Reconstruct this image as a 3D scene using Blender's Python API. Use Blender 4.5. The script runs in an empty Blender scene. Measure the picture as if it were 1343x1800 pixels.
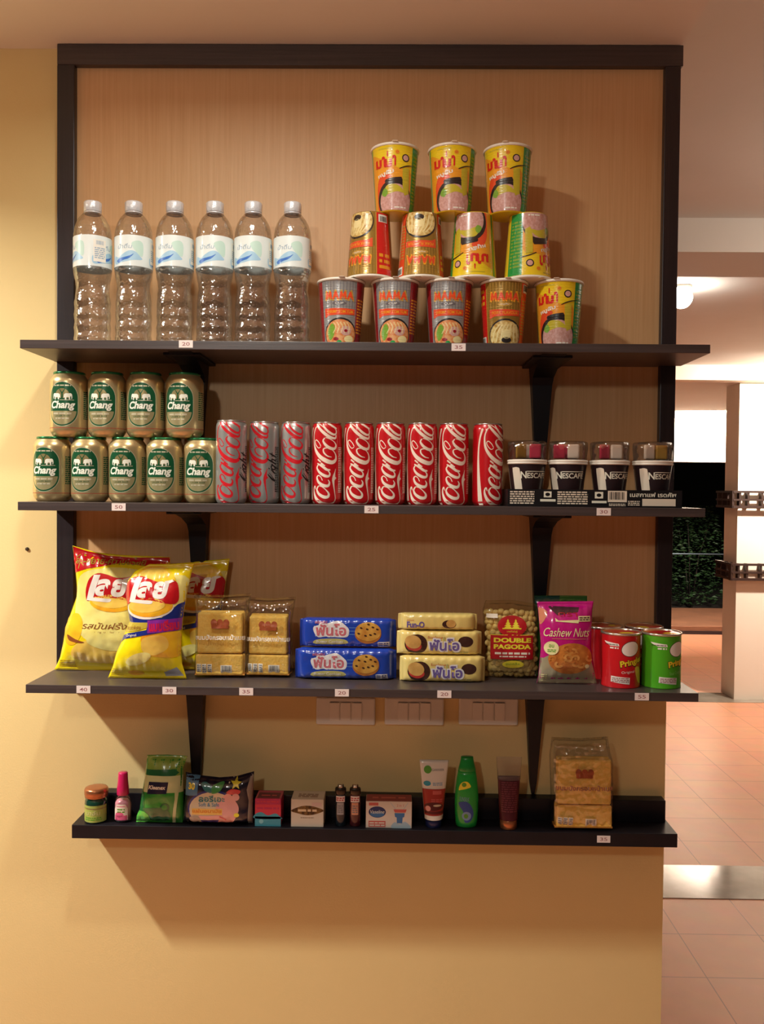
import bpy, bmesh, math, random
from mathutils import Vector, Matrix, noise
from mathutils.geometry import tessellate_polygon
random.seed(7)
PI = math.pi
S = bpy.context.scene
COL = S.collection

# ------------------------------------------------------------------ camera, world, lights, exposure
cam = bpy.data.objects.new('camera', bpy.data.cameras.new('camera')); COL.objects.link(cam)
cam.data.sensor_width = 36; cam.data.lens = 30.93; cam.data.clip_start = .05; cam.data.clip_end = 100
RX = Vector((0.99984, 0.01474, 0.00965)); FW = Vector((-0.01451, 0.99962, -0.02357))
FW.normalize(); RX = (RX - RX.dot(FW)*FW).normalized(); UP = RX.cross(FW)
M = Matrix.Identity(4)
for i in range(3):
    M[i][0] = RX[i]; M[i][1] = UP[i]; M[i][2] = -FW[i]
M[0][3], M[1][3], M[2][3] = 0.0668, -1.65, 1.5
cam.matrix_world = M
S.camera = cam
S.cycles.transparent_max_bounces = 24; S.cycles.max_bounces = 12
S.view_settings.view_transform = 'Standard'; S.view_settings.look = 'None'
S.view_settings.exposure = 0.0; S.view_settings.gamma = 1; S.view_settings.use_curve_mapping = False

w = bpy.data.worlds.new('night'); S.world = w; w.use_nodes = True
w.node_tree.nodes['Background'].inputs[0].default_value = (.9, .84, .78, 1)
w.node_tree.nodes['Background'].inputs[1].default_value = .03
AMBIENT = w.node_tree.nodes['Background']

def area(name, loc, power, size, col=(1, .78, .52), target=None, spread=180):
    l = bpy.data.lights.new(name, 'AREA'); l.shape = 'DISK'; l.size = size; l.energy = power; l.color = col
    l.spread = math.radians(spread)
    o = bpy.data.objects.new(name, l); COL.objects.link(o); o.location = loc
    if target:
        o.rotation_euler = (Vector(target)-Vector(loc)).to_track_quat('-Z', 'Y').to_euler()
    return o
def point(name, loc, power, size, col=(1, .78, .52)):
    l = bpy.data.lights.new(name, 'POINT'); l.shadow_soft_size = size; l.energy = power; l.color = col
    o = bpy.data.objects.new(name, l); COL.objects.link(o); o.location = loc
    return o
WARM = (1, .995, .91)
area('left_downlight', (-1.5, -.58, 2.31), 51, .09, WARM, spread=150)
area('middle_downlight', (-.20, -.66, 2.31), 6.6, .09, WARM, spread=165)
area('room_lamp', (-.55, -2.3, 2.22), 5.5, .12, WARM, (0, 0, 1.2))
area('rear_bounce_fill', (.4, -2.7, 2.31), 8, .12, WARM, spread=100)  # unseen fill added to light the floor and bounce onto the ceiling
point('corridor_lamp', (1.85, .7, 2.25), 15, .05, (1, .84, .68))
area('pillar_lamp', (3.0, 3.95, 2.36), 75, .12, (1, .88, .74), (2.95, 4.9, .9))
area('fascia_lamp', (3.3, 6.9, 2.2), 160, .2, (1, .86, .72), (3.3, 7.8, 2.0))

# ------------------------------------------------------------------ materials
def lin(c):
    return tuple((x/12.92 if x <= .04045 else ((x+.055)/1.055)**2.4) for x in c)
def hexc(h):
    return lin(tuple(int(h[i:i+2], 16)/255 for i in (0, 2, 4)))
MT = {}
def mat(name, col, rough=.5, metal=0., coat=0., noise_amt=0., noise_scale=40., bump=0., bump_scale=60., col2=None, alpha=1., emit=0., stretch=None, spec=.5):
    if name in MT: return MT[name]
    m = bpy.data.materials.new(name); m.use_nodes = True; MT[name] = m
    nt = m.node_tree; b = nt.nodes['Principled BSDF']
    c = hexc(col) if isinstance(col, str) else col
    b.inputs['Base Color'].default_value = (*c, 1)
    b.inputs['Roughness'].default_value = rough; b.inputs['Metallic'].default_value = metal
    b.inputs['Coat Weight'].default_value = coat; b.inputs['Coat Roughness'].default_value = .08
    b.inputs['Specular IOR Level'].default_value = spec
    if emit:
        b.inputs['Emission Color'].default_value = (*c, 1); b.inputs['Emission Strength'].default_value = emit
    tc = None
    def coords():
        t = nt.nodes.new('ShaderNodeTexCoord'); mp = nt.nodes.new('ShaderNodeMapping')
        if stretch: mp.inputs['Scale'].default_value = stretch
        nt.links.new(t.outputs['Object'], mp.inputs[0]); return mp.outputs[0]
    if col2:
        tc = coords()
        n = nt.nodes.new('ShaderNodeTexNoise'); n.inputs['Scale'].default_value = noise_scale; n.inputs['Detail'].default_value = 4
        r = nt.nodes.new('ShaderNodeValToRGB'); r.color_ramp.elements[0].position = .5-noise_amt; r.color_ramp.elements[1].position = .5+noise_amt
        r.color_ramp.elements[0].color = (*c, 1); r.color_ramp.elements[1].color = (*hexc(col2), 1)
        nt.links.new(tc, n.inputs['Vector']); nt.links.new(n.outputs[0], r.inputs[0]); nt.links.new(r.outputs[0], b.inputs['Base Color'])
    if bump:
        tc = tc or coords()
        n = nt.nodes.new('ShaderNodeTexNoise'); n.inputs['Scale'].default_value = bump_scale; n.inputs['Detail'].default_value = 3
        bp = nt.nodes.new('ShaderNodeBump'); bp.inputs['Strength'].default_value = bump; bp.inputs['Distance'].default_value = .002
        nt.links.new(tc, n.inputs['Vector']); nt.links.new(n.outputs[0], bp.inputs['Height']); nt.links.new(bp.outputs[0], b.inputs['Normal'])
    return m
def film(name, tint=(1, 1, 1), gloss=.12, rough=.06, bump=.6, scale=45., detail=1., dist=.001, fres=.6, body=0., bodycol=(1, 1, 1)):
    """thin clear plastic: see-through with glossy reflection over a crinkled normal"""
    if name in MT: return MT[name]
    m = bpy.data.materials.new(name); m.use_nodes = True; MT[name] = m
    nt = m.node_tree; nt.nodes.clear()
    out = nt.nodes.new('ShaderNodeOutputMaterial')
    tr = nt.nodes.new('ShaderNodeBsdfTransparent'); tr.inputs[0].default_value = (*tint, 1)
    gl = nt.nodes.new('ShaderNodeBsdfGlossy'); gl.inputs['Roughness'].default_value = rough
    t = nt.nodes.new('ShaderNodeTexCoord'); n = nt.nodes.new('ShaderNodeTexNoise'); n.inputs['Scale'].default_value = scale; n.inputs['Detail'].default_value = detail
    bp = nt.nodes.new('ShaderNodeBump'); bp.inputs['Strength'].default_value = bump; bp.inputs['Distance'].default_value = dist
    nt.links.new(t.outputs['Object'], n.inputs['Vector']); nt.links.new(n.outputs[0], bp.inputs['Height']); nt.links.new(bp.outputs[0], gl.inputs['Normal'])
    lw = nt.nodes.new('ShaderNodeLayerWeight'); lw.inputs[0].default_value = .25; nt.links.new(bp.outputs[0], lw.inputs['Normal'])
    mx = nt.nodes.new('ShaderNodeMixShader'); ma = nt.nodes.new('ShaderNodeMath'); ma.operation = 'MULTIPLY_ADD'
    ma.inputs[1].default_value = fres; ma.inputs[2].default_value = gloss
    nt.links.new(lw.outputs['Fresnel'], ma.inputs[0]); nt.links.new(ma.outputs[0], mx.inputs[0])
    nt.links.new(tr.outputs[0], mx.inputs[1]); nt.links.new(gl.outputs[0], mx.inputs[2])
    last = mx
    if body:
        df = nt.nodes.new('ShaderNodeBsdfDiffuse'); df.inputs[0].default_value = (*bodycol, 1)
        m2 = nt.nodes.new('ShaderNodeMixShader'); m2.inputs[0].default_value = body
        nt.links.new(mx.outputs[0], m2.inputs[1]); nt.links.new(df.outputs[0], m2.inputs[2]); last = m2
    nt.links.new(last.outputs[0], out.inputs[0])
    return m
def water_mat():
    m = bpy.data.materials.new('water'); m.use_nodes = True; nt = m.node_tree; nt.nodes.clear()
    out = nt.nodes.new('ShaderNodeOutputMaterial')
    g = nt.nodes.new('ShaderNodeBsdfGlass'); g.inputs['IOR'].default_value = 1.33; g.inputs['Roughness'].default_value = .02
    tr = nt.nodes.new('ShaderNodeBsdfTransparent'); tr.inputs[0].default_value = (1, 1, 1, 1)
    t = nt.nodes.new('ShaderNodeTexCoord'); n = nt.nodes.new('ShaderNodeTexNoise'); n.inputs['Scale'].default_value = 90; n.inputs['Detail'].default_value = 1.5
    bp = nt.nodes.new('ShaderNodeBump'); bp.inputs['Strength'].default_value = .8; bp.inputs['Distance'].default_value = .003
    nt.links.new(t.outputs['Object'], n.inputs['Vector']); nt.links.new(n.outputs[0], bp.inputs['Height']); nt.links.new(bp.outputs[0], g.inputs['Normal'])
    mx = nt.nodes.new('ShaderNodeMixShader'); mx.inputs[0].default_value = .12
    nt.links.new(tr.outputs[0], mx.inputs[1]); nt.links.new(g.outputs[0], mx.inputs[2]); nt.links.new(mx.outputs[0], out.inputs[0])
    return m
def wood_mat(name, c1, c2, rough=.45, scale=(60, 60, 1.5), bump=.15, coat=0.):
    m = mat(name, c1, rough, coat=coat, noise_amt=.22, noise_scale=1.0*3, col2=c2, stretch=scale, bump=bump, bump_scale=6)
    return m
def tile_mat():
    m = bpy.data.materials.new('terracotta_tile'); m.use_nodes = True; nt = m.node_tree; b = nt.nodes['Principled BSDF']
    t = nt.nodes.new('ShaderNodeTexCoord'); mp = nt.nodes.new('ShaderNodeMapping'); mp.inputs['Location'].default_value = (-1.05, -1.062, 0)
    br = nt.nodes.new('ShaderNodeTexBrick'); br.offset = 0; br.squash = 1
    br.inputs['Scale'].default_value = 1; br.inputs['Brick Width'].default_value = .27; br.inputs['Row Height'].default_value = .27
    br.inputs['Mortar Size'].default_value = .0022; br.inputs['Mortar Smooth'].default_value = .3; br.inputs['Bias'].default_value = 0
    br.inputs['Color1'].default_value = (*hexc('DC9876'), 1); br.inputs['Color2'].default_value = (*hexc('E09E7A'), 1); br.inputs['Mortar'].default_value = (*hexc('A87660'), 1)
    nt.links.new(t.outputs['Object'], mp.inputs[0]); nt.links.new(mp.outputs[0], br.inputs[0])
    n = nt.nodes.new('ShaderNodeTexNoise'); n.inputs['Scale'].default_value = 9; n.inputs['Detail'].default_value = 5
    nt.links.new(t.outputs['Object'], n.inputs['Vector'])
    mx = nt.nodes.new('ShaderNodeMix'); mx.data_type = 'RGBA'; mx.blend_type = 'MULTIPLY'; mx.inputs[0].default_value = .25
    nt.links.new(br.outputs[0], mx.inputs[6]); nt.links.new(n.outputs[1], mx.inputs[7]); nt.links.new(mx.outputs[2], b.inputs['Base Color'])
    b.inputs['Roughness'].default_value = .38
    return m

wallm = mat('wall_paint', 'E8CE92', .75, col2='E3C788', noise_amt=.3, noise_scale=3, bump=.12, bump_scale=300)
ceilm = mat('ceiling_paint', 'ECE8E4', .85, col2='E6E2DC', noise_amt=.3, noise_scale=4)
whitew = mat('pillar_paint', 'F1E6D6', .8, col2='ECE0CF', noise_amt=.3, noise_scale=4, bump=.1, bump_scale=120)
tile = tile_mat()
marble = mat('grey_marble', 'A79C8E', .13, col2='857A6C', noise_amt=.2, noise_scale=7, coat=.3)
ply = wood_mat('veneer', 'DCAE7C', 'D2A06C', .5)
dark = wood_mat('dark_wood', '2C2225', '241C1F', .38, bump=.1)
darkl = wood_mat('dark_wood_horizontal', '4C403E', '3E3432', .36, scale=(1.5, 60, 60), bump=.1)
ledgem = mat('black_laminate', '100D13', .42, col2='161219', spec=.35, noise_amt=.2, noise_scale=30)
white = mat('white_print', 'F4EEE0', .45)
black = mat('black_print', '1B1716', .4)
red = mat('red_print', 'D01B22', .35)

# ------------------------------------------------------------------ mesh builder and print engine
def catmull(pts, n=6, closed=False):
    out = []; N = len(pts); rng = range(N) if closed else range(N-1)
    for i in rng:
        if closed: p0, p1, p2, p3 = pts[i-1], pts[i], pts[(i+1) % N], pts[(i+2) % N]
        else: p0, p1, p2, p3 = pts[max(i-1, 0)], pts[i], pts[i+1], pts[min(i+2, N-1)]
        for k in range(n):
            t = k/n
            out.append(tuple(.5*((2*b)+(-a+c)*t+(2*a-5*b+4*c-d)*t*t+(-a+3*b-3*c+d)*t**3) for a, b, c, d in zip(p0, p1, p2, p3)))
    if not closed: out.append(tuple(pts[-1]))
    return out
_tx = {}
def text2d(s, bold=0.):
    k = (s, bold)
    if k in _tx: return _tx[k]
    cu = bpy.data.curves.new('t', 'FONT'); cu.body = s; cu.size = 1; cu.offset = bold; cu.resolution_u = 3; cu.fill_mode = 'FRONT'
    o = bpy.data.objects.new('t', cu); COL.objects.link(o)
    dg = bpy.context.evaluated_depsgraph_get()
    me = bpy.data.meshes.new_from_object(o.evaluated_get(dg))
    V = [(v.co.x, v.co.y) for v in me.vertices]; F = [tuple(p.vertices) for p in me.polygons]
    bpy.data.objects.remove(o); bpy.data.curves.remove(cu); bpy.data.meshes.remove(me)
    if not V: V = [(0, 0), (1, 0), (1, 1)]; F = [(0, 1, 2)]
    x0 = min(v[0] for v in V); x1 = max(v[0] for v in V); y0 = min(v[1] for v in V); y1 = max(v[1] for v in V)
    V = [((x-x0)/(x1-x0)-.5, (y-y0)/max(y1-y0, 1e-6)-.5) for x, y in V]
    _tx[k] = (V, F); return _tx[k]
class Art:
    """flat printed artwork; coordinates u right, v up in mm, from drawing coords x right, y down"""
    def __init__(s, sc=1., ox=0., oy=0.): s.sc = sc; s.ox = ox; s.oy = oy; s.it = []
    def P(s, x, y): return ((x-s.ox)*s.sc, (s.oy-y)*s.sc)
    def poly(s, pts, m, L=1, smooth=0):
        pts = [s.P(*p) for p in pts]
        if smooth: pts = catmull(pts, smooth, True)
        tri = tessellate_polygon([[Vector((x, y, 0)) for x, y in pts]])
        s.it.append((pts, [tuple(t) for t in tri], m, L)); return s
    def rect(s, x0, y0, x1, y1, m, L=1): return s.poly([(x0, y0), (x1, y0), (x1, y1), (x0, y1)], m, L)
    def ell(s, cx, cy, rx, ry, m, L=1, rot=0, n=28):
        return s.poly([(cx+rx*math.cos(a)*math.cos(rot)-ry*math.sin(a)*math.sin(rot), cy+rx*math.cos(a)*math.sin(rot)+ry*math.sin(a)*math.cos(rot)) for a in [2*PI*i/n for i in range(n)]], m, L)
    def ring(s, cx, cy, rx, ry, wd, m, L=1, a0=0, a1=360, n=36):
        return s.stroke([(cx+rx*math.cos(math.radians(a0+(a1-a0)*i/n)), cy+ry*math.sin(math.radians(a0+(a1-a0)*i/n)), wd) for i in range(n+1)], m, L, sub=1)
    def stroke(s, pts, m, L=1, sub=5):
        c = catmull([(*s.P(p[0], p[1]), p[2]*s.sc) for p in pts], sub) if sub > 1 else [(*s.P(p[0], p[1]), p[2]*s.sc) for p in pts]
        V = []; F = []
        for i, (x, y, wd) in enumerate(c):
            a = c[max(i-1, 0)]; b = c[min(i+1, len(c)-1)]
            d = Vector((b[0]-a[0], b[1]-a[1])); d = d.normalized() if d.length > 1e-9 else Vector((1, 0))
            V += [(x-d.y*wd/2, y+d.x*wd/2), (x+d.y*wd/2, y-d.x*wd/2)]
            if i: k = 2*i; F.append((k-2, k-1, k+1, k))
        s.it.append((V, F, m, L))
        for (x, y, wd) in (c[0], c[-1]):
            n = 8; k = [(x+wd/2*math.cos(2*PI*j/n), y+wd/2*math.sin(2*PI*j/n)) for j in range(n)]
            s.it.append((k, [tuple(range(n))], m, L+.1))
        return s
    def text(s, t, cx, cy, wd, h, m, L=1, shear=0., rot=0., bold=0.):
        V, F = text2d(t, bold); X, Y = s.P(cx, cy); wd *= s.sc; h *= s.sc
        cr, sr = math.cos(rot), math.sin(rot); o = []
        for x, y in V:
            x = x*wd+y*h*shear; y = y*h; o.append((X+x*cr-y*sr, Y+x*sr+y*cr))
        s.it.append((o, F, m, L)); return s
    def scribble(s, x0, y0, x1, y1, m, L=1, rows=2, cell=None):
        """lines of small unreadable print: rows of short dashes"""
        h = (y1-y0)/rows; rnd = random.Random(int(x0*7+y0*13+rows))
        for r in range(rows):
            x = x0; y = y0+h*(r+.5)
            while x < x1:
                l = min(h*rnd.uniform(.7, 2.4), x1-x)
                s.rect(x, y-h*.28, x+l, y+h*.28, m, L); x += l+h*.35
        return s
    def barcode(s, x0, y0, x1, y1, wm, bm, L=1):
        s.rect(x0, y0, x1, y1, wm, L); wd = x1-x0; x = x0+wd*.08; rnd = random.Random(3)
        while x < x1-wd*.1:
            l = wd*rnd.choice((.02, .03, .05)); s.rect(x, y0+(y1-y0)*.1, x+l, y1-(y1-y0)*.22, bm, L+1); x += l+wd*rnd.choice((.02, .03, .04))
        return s
class MB:
    def __init__(s): s.v = []; s.f = []; s.fm = []; s.sm = []; s.mats = []
    def mi(s, m):
        if m not in s.mats: s.mats.append(m)
        return s.mats.index(m)
    def add(s, V, F, m, smooth=True):
        o = len(s.v); k = s.mi(m); s.v += [tuple(v) for v in V]
        for f in F: s.f.append(tuple(i+o for i in f)); s.fm.append(k); s.sm.append(smooth)
        return s
    def lathe(s, prof, m, n=32, c=(0, 0), sx=1., sy=1., cap=True, dfn=None):
        """prof: (r,z[,material]) bottom to top"""
        V = []; N = len(prof)
        for j, p in enumerate(prof):
            for i in range(n):
                a = 2*PI*i/n; r = p[0]
                if dfn: r += dfn(a, p[1])
                V.append((c[0]+r*math.sin(a)*sx, c[1]-r*math.cos(a)*sy, p[1]))
        o = len(s.v); s.v += V
        for j in range(N-1):
            k = s.mi(prof[j][2] if len(prof[j]) > 2 else m)
            for i in range(n):
                i2 = (i+1) % n; s.f.append((o+j*n+i, o+j*n+i2, o+(j+1)*n+i2, o+(j+1)*n+i)); s.fm.append(k); s.sm.append(True)
        if cap:
            k = s.mi(m)
            if prof[0][0] > 1e-6: s.f.append(tuple(o+i for i in reversed(range(n)))); s.fm.append(k); s.sm.append(False)
            k = s.mi(prof[-1][2] if len(prof[-1]) > 2 else m)
            if prof[-1][0] > 1e-6: s.f.append(tuple(o+(N-1)*n+i for i in range(n))); s.fm.append(k); s.sm.append(False)
        return s
    def box(s, x0, x1, y0, y1, z0, z1, m, bev=0., seg=2, mtx=None):
        bm = bmesh.new(); bmesh.ops.create_cube(bm, size=1)
        for v in bm.verts: v.co = Vector(((x0+x1)/2+v.co.x*(x1-x0), (y0+y1)/2+v.co.y*(y1-y0), (z0+z1)/2+v.co.z*(z1-z0)))
        if bev: bmesh.ops.bevel(bm, geom=bm.edges[:]+bm.verts[:], offset=bev, segments=seg, affect='EDGES', profile=.5)
        if mtx:
            for v in bm.verts: v.co = mtx @ v.co
        bm.verts.index_update(); s.add([v.co for v in bm.verts], [[v.index for v in f.verts] for f in bm.faces], m, False); bm.free(); return s
    def prism(s, loop, d0, d1, m, axis='y', smooth=False):
        """extrude a 2-D loop along an axis; loop given as (x,z) for y, (y,z) for x, (x,y) for z"""
        def q(a, b, d): return (a, d, b) if axis == 'y' else ((d, a, b) if axis == 'x' else (a, b, d))
        n = len(loop); V = [q(a, b, d0) for a, b in loop]+[q(a, b, d1) for a, b in loop]
        F = [(i, (i+1) % n, n+(i+1) % n, n+i) for i in range(n)]
        tri = tessellate_polygon([[Vector((a, b, 0)) for a, b in loop]])
        F += [tuple(t) for t in tri]+[tuple(n+i for i in t) for t in tri]
        return s.add(V, F, m, smooth)
    def tube(s, pts, r, m, n=8):
        rings = []; V = []
        for i, p in enumerate(pts):
            a = Vector(pts[max(i-1, 0)]); b = Vector(pts[min(i+1, len(pts)-1)]); d = (b-a).normalized()
            u = d.cross(Vector((0, 0, 1))); u = u.normalized() if u.length > 1e-4 else Vector((1, 0, 0)); w_ = d.cross(u)
            rr = r[i] if isinstance(r, (list, tuple)) else r
            V += [Vector(p)+u*rr*math.cos(2*PI*k/n)+w_*rr*math.sin(2*PI*k/n) for k in range(n)]
        F = [(j*n+k, j*n+(k+1) % n, (j+1)*n+(k+1) % n, (j+1)*n+k) for j in range(len(pts)-1) for k in range(n)]
        F += [tuple(reversed(range(n))), tuple((len(pts)-1)*n+k for k in range(n))]
        return s.add(V, F, m)
    def ellipsoid(s, c, r, m, nu=10, nv=7, rot=None):
        V = []; F = []
        for j in range(nv+1):
            t = PI*j/nv
            for i in range(nu):
                a = 2*PI*i/nu; p = Vector((r[0]*math.sin(t)*math.cos(a), r[1]*math.sin(t)*math.sin(a), r[2]*math.cos(t)))
                if rot: p = rot @ p
                V.append(p+Vector(c))
        for j in range(nv):
            for i in range(nu): F.append((j*nu+i, j*nu+(i+1) % nu, (j+1)*nu+(i+1) % nu, (j+1)*nu+i))
        return s.add(V, F, m)
    def art(s, art, fn, du=3., dv=0., eps=.00012):
        for V, F, m, L in art.it:
            bm = bmesh.new(); vs = [bm.verts.new((x, y, 0)) for x, y in V]
            for f in F:
                if len(set(f)) > 2:
                    try: bm.faces.new([vs[i] for i in f])
                    except ValueError: pass
            for ax, st in ((0, du), (1, dv)):
                if not st: continue
                xs = [v.co[ax] for v in bm.verts]
                if not xs: continue
                k = math.floor(min(xs)/st)+1
                while k*st < max(xs):
                    co = [0, 0, 0]; co[ax] = k*st; no = [0, 0, 0]; no[ax] = 1
                    bmesh.ops.bisect_plane(bm, geom=bm.verts[:]+bm.edges[:]+bm.faces[:], plane_co=co, plane_no=no, dist=1e-5); k += 1
            bm.verts.index_update()
            s.add([fn(v.co.x, v.co.y, eps*L) for v in bm.verts], [[v.index for v in f.verts] for f in bm.faces], m, True); bm.free()
        return s
    def build(s, name, parent=None, loc=None):
        me = bpy.data.meshes.new(name); me.from_pydata(s.v, [], s.f)
        for m in s.mats: me.materials.append(m)
        me.polygons.foreach_set('material_index', s.fm); me.polygons.foreach_set('use_smooth', s.sm); me.update()
        o = bpy.data.objects.new(name, me); COL.objects.link(o)
        if parent: o.parent = parent
        if loc: o.location = loc
        return o
def cylmap(prof, R0, zmax=None):
    """wrap mm artwork round a lathe: u mm at reference radius R0 (m), v mm = height"""
    ps = [(p[1], p[0]) for p in prof]
    def rad(z):
        for (z0, r0), (z1, r1) in zip(ps, ps[1:]):
            if z0 <= z <= z1 and z1 > z0: return r0+(r1-r0)*(z-z0)/(z1-z0)
        return ps[-1][1] if z > ps[-1][0] else ps[0][1]
    def fn(u, v, e):
        z = max(v/1000, ps[0][0]+.0015)
        if zmax: z = min(z, zmax)
        r = rad(z)+e; a = u/1000/R0
        return (r*math.sin(a), -r*math.cos(a), z)
    return fn
def flat(y): return lambda u, v, e: (u/1000, y-e, v/1000)
def empty(name, label, cat, loc=(0, 0, 0), rz=0., group=None, rx=0.):
    o = bpy.data.objects.new(name, None); COL.objects.link(o); o.location = loc; o.rotation_euler = (rx, 0, rz); o.empty_display_size = .02
    return tag(o, label, cat, group)
def tag(o, label, cat, group=None):
    o['label'] = label; o['category'] = cat
    if group: o['group'] = group
    return o
def struct(o, label=None):
    o['kind'] = 'structure'
    if label: o['label'] = label
    return o
def kids(o): return [c for c in COL.objects if c.parent == o]
_kids = {}
def dup(root, loc, label, rz=0., rx=0., group=None):
    r = root.copy(); COL.objects.link(r); r.location = loc; r.rotation_euler = (rx, 0, rz); r['label'] = label
    if group: r['group'] = group
    for ch in _kids.setdefault(root.name, kids(root)):
        c = ch.copy(); COL.objects.link(c); c.parent = r
        for g in _kids.setdefault(ch.name, kids(ch)):
            d = g.copy(); COL.objects.link(d); d.parent = c
    return r
def place(proto, used, loc, label, rz=0., rx=0., group=None):
    if rx: rz += PI
    if not used:
        used.append(1); proto.location = loc; proto.rotation_euler = (rx, 0, rz); proto['label'] = label
        if group: proto['group'] = group
        return proto
    return dup(proto, loc, label, rz, rx, group)

# ------------------------------------------------------------------ the setting
ZC = 2.3185
XE = .580
struct(MB().box(-3.2, XE, 0, .14, 0, 2.48, wallm).build('wall_back'), 'cream painted wall carrying the shelves')
struct(MB().box(-3.2, XE, -3.6, 0, ZC, 2.48, ceilm).build('ceiling'), 'low ceiling above the shelf wall')
b = MB(); b.box(XE, 6, -3.6, 1.509, 2.48, 2.6, ceilm); b.box(XE, 6, 1.509, 1.87, 2.36, 2.6, ceilm); b.box(XE, 6, 1.87, 4.65, 2.42, 2.6, ceilm)
struct(b.build('ceiling_corridor'), 'corridor ceiling with a shallow drop beam')
b = MB(); b.box(.4, 6, 4.65, 4.78, 2.3124, 2.6, whitew); struct(b.build('trim_2'), 'moulded beam edge above the pillar')
b = MB(); b.box(.4, 6, 4.78, 7.8, 2.312, 2.6, ceilm); struct(b.build('ceiling_veranda'), 'veranda ceiling beyond the beam')
b = MB(); b.box(1.6, 6, 7.8, 7.95, 1.8457, 2.6, whitew); struct(b.build('trim_3'), 'white fascia over the dark garden opening')
b = MB(); b.box(-3.2, 6, -3.6, 7.8, -.1, 0, tile); struct(b.build('floor'), 'terracotta tiled floor')
b = MB(); b.box(.0, 6, 1.595, 1.886, 0, .003, marble); struct(b.build('trim_4'), 'polished grey marble strip across the floor')
b = MB(); b.box(.0, 6, 4.70, 5.0, 0, .003, marble); struct(b.build('trim_5'), 'grey stone strip at the foot of the pillar')
b = MB(); b.box(2.3, 4.6, 7.8, 9.3, 0, .09, mat('kerb_stone', '8A5C40', .7, col2='6E4933', noise_amt=.3, noise_scale=4), .01); b.box(2.3, 4.6, 7.785, 7.8, 0, .035, dark)
struct(b.build('trim_6'), 'low brown kerb at the edge of the garden')
# exterior ground
struct(MB().box(-4, 14, 13.5, 13.7, 0, 5, mat('backdrop_dark', '0E120E', .95)).build('night_backdrop'), 'dark backdrop added behind the garden to keep it night-black')  # added dark sheet hides the ambient glow, so the opening reads as night
b = MB(); b.box(-4, 14, 9.3, 13.5, -.1, .0, mat('garden_soil', '241C14', .95, col2='1A140E', noise_amt=.3, noise_scale=6)); struct(b.build('floor_garden'), 'dark garden ground outside')
# pillar with chamfered corner
b = MB(); x0 = 2.5615; ya = 4.79
b.prism([(x0-.0, ya+.0), (3.35, ya), (3.35, 5.045), (x0-.0, 5.045)], 0, 2.3124, whitew, 'z')
struct(b.build('wall_pillar'), 'thick white plastered pillar')
# wooden belts round the pillar
railm = mat('belt_wood', '2E1D18', .5, col2='3B261E', noise_amt=.25, noise_scale=30)
def belt(z, h, label):
    t = empty('pillar_rail', label, 'rail', (x0, ya, z), group=None)
    for k, (zz, th) in enumerate(((h-.016, .016), (h*.42, .014), (0, .018))):
        r = MB(); out = .05; x1 = 3.30-x0
        loop = [(-out, -out), (x1, -out), (x1, -out+.02), (-out+.02, -out+.02), (-out+.02, .30), (-out, .30)]
        r.prism(loop, zz, zz+th, railm, 'z'); r.build('rail_bar', t)
    for px in (-.05, .0, .06, .16, .27, .38, .5, .62):
        MB().box(px-.007, px+.007, -.046, 0, 0, h, railm).build('spacer', t)
    for py in (.08, .18, .28): MB().box(-.046, 0, py-.007, py+.007, 0, h, railm).build('spacer', t)
belt(1.403, .126, 'upper dark wooden slatted rail wrapped round the white pillar')
belt(.878, .124, 'lower dark wooden slatted rail wrapped round the white pillar')
# handrail in the garden opening
t = empty('garden_handrail', 'thin grey metal handrail in front of the dark shrubs', 'handrail', (3.8, 9.15, 0))
MB().tube([(-2, 0, .77), (2.4, 0, .77)], .009, mat('rail_steel', '54606A', .4, .6)).build('handrail_bar', t)
for px in (-1.8, 0.6, 2.2): MB().tube([(px, 0, .09), (px, 0, .77)], .014, MT['rail_steel']).build('handrail_post', t)
leafm = mat('leaf', '274A20', .6, col2='14280F', noise_amt=.3, noise_scale=6)
stemm = mat('stem', '1E1610', .9)
for i, (sx, sy, hh, rr, lb) in enumerate(((3.0, 9.8, 1.15, .42, 'dark leafy garden shrub at the left of the opening'), (3.98, 10.0, 1.35, .5, 'dark leafy garden shrub nearest the white pillar'), (3.6, 11.2, 1.6, .6, 'taller dark shrub standing behind the other two'))):
    t = empty('garden_shrub', lb, 'shrub', (sx, sy, 0)); rnd = random.Random(i+5)
    f = MB(); V = []; F = []
    for k in range(1700):
        a = rnd.uniform(0, 2*PI); zz = rnd.uniform(.08, hh); r_ = rr*math.sqrt(rnd.random())*(1-.45*(zz/hh)**2)
        c = Vector((r_*math.cos(a), r_*math.sin(a), zz)); q = Matrix.Rotation(rnd.uniform(0, 2*PI), 3, 'Z') @ Matrix.Rotation(rnd.uniform(-1, 1), 3, 'X')
        L = rnd.uniform(.04, .08); o = len(V)
        V += [c+q @ Vector(p) for p in ((0, 0, 0), (L*.4, -L*.22, .006), (L, 0, -.01), (L*.4, L*.22, .006))]; F.append((o, o+1, o+2, o+3))
    f.add(V, F, leafm, False); o = f.build('foliage', t); o['kind'] = 'stuff'
    s_ = MB()
    for k in range(3):
        a = k*2.1; s_.tube([(0.02*math.cos(a), .02*math.sin(a), 0), (.1*math.cos(a), .1*math.sin(a), hh*.5), (.25*math.cos(a), .25*math.sin(a), hh*.85)], [.012, .008, .004], stemm, 6)
    s_.build('stem', t)
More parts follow.
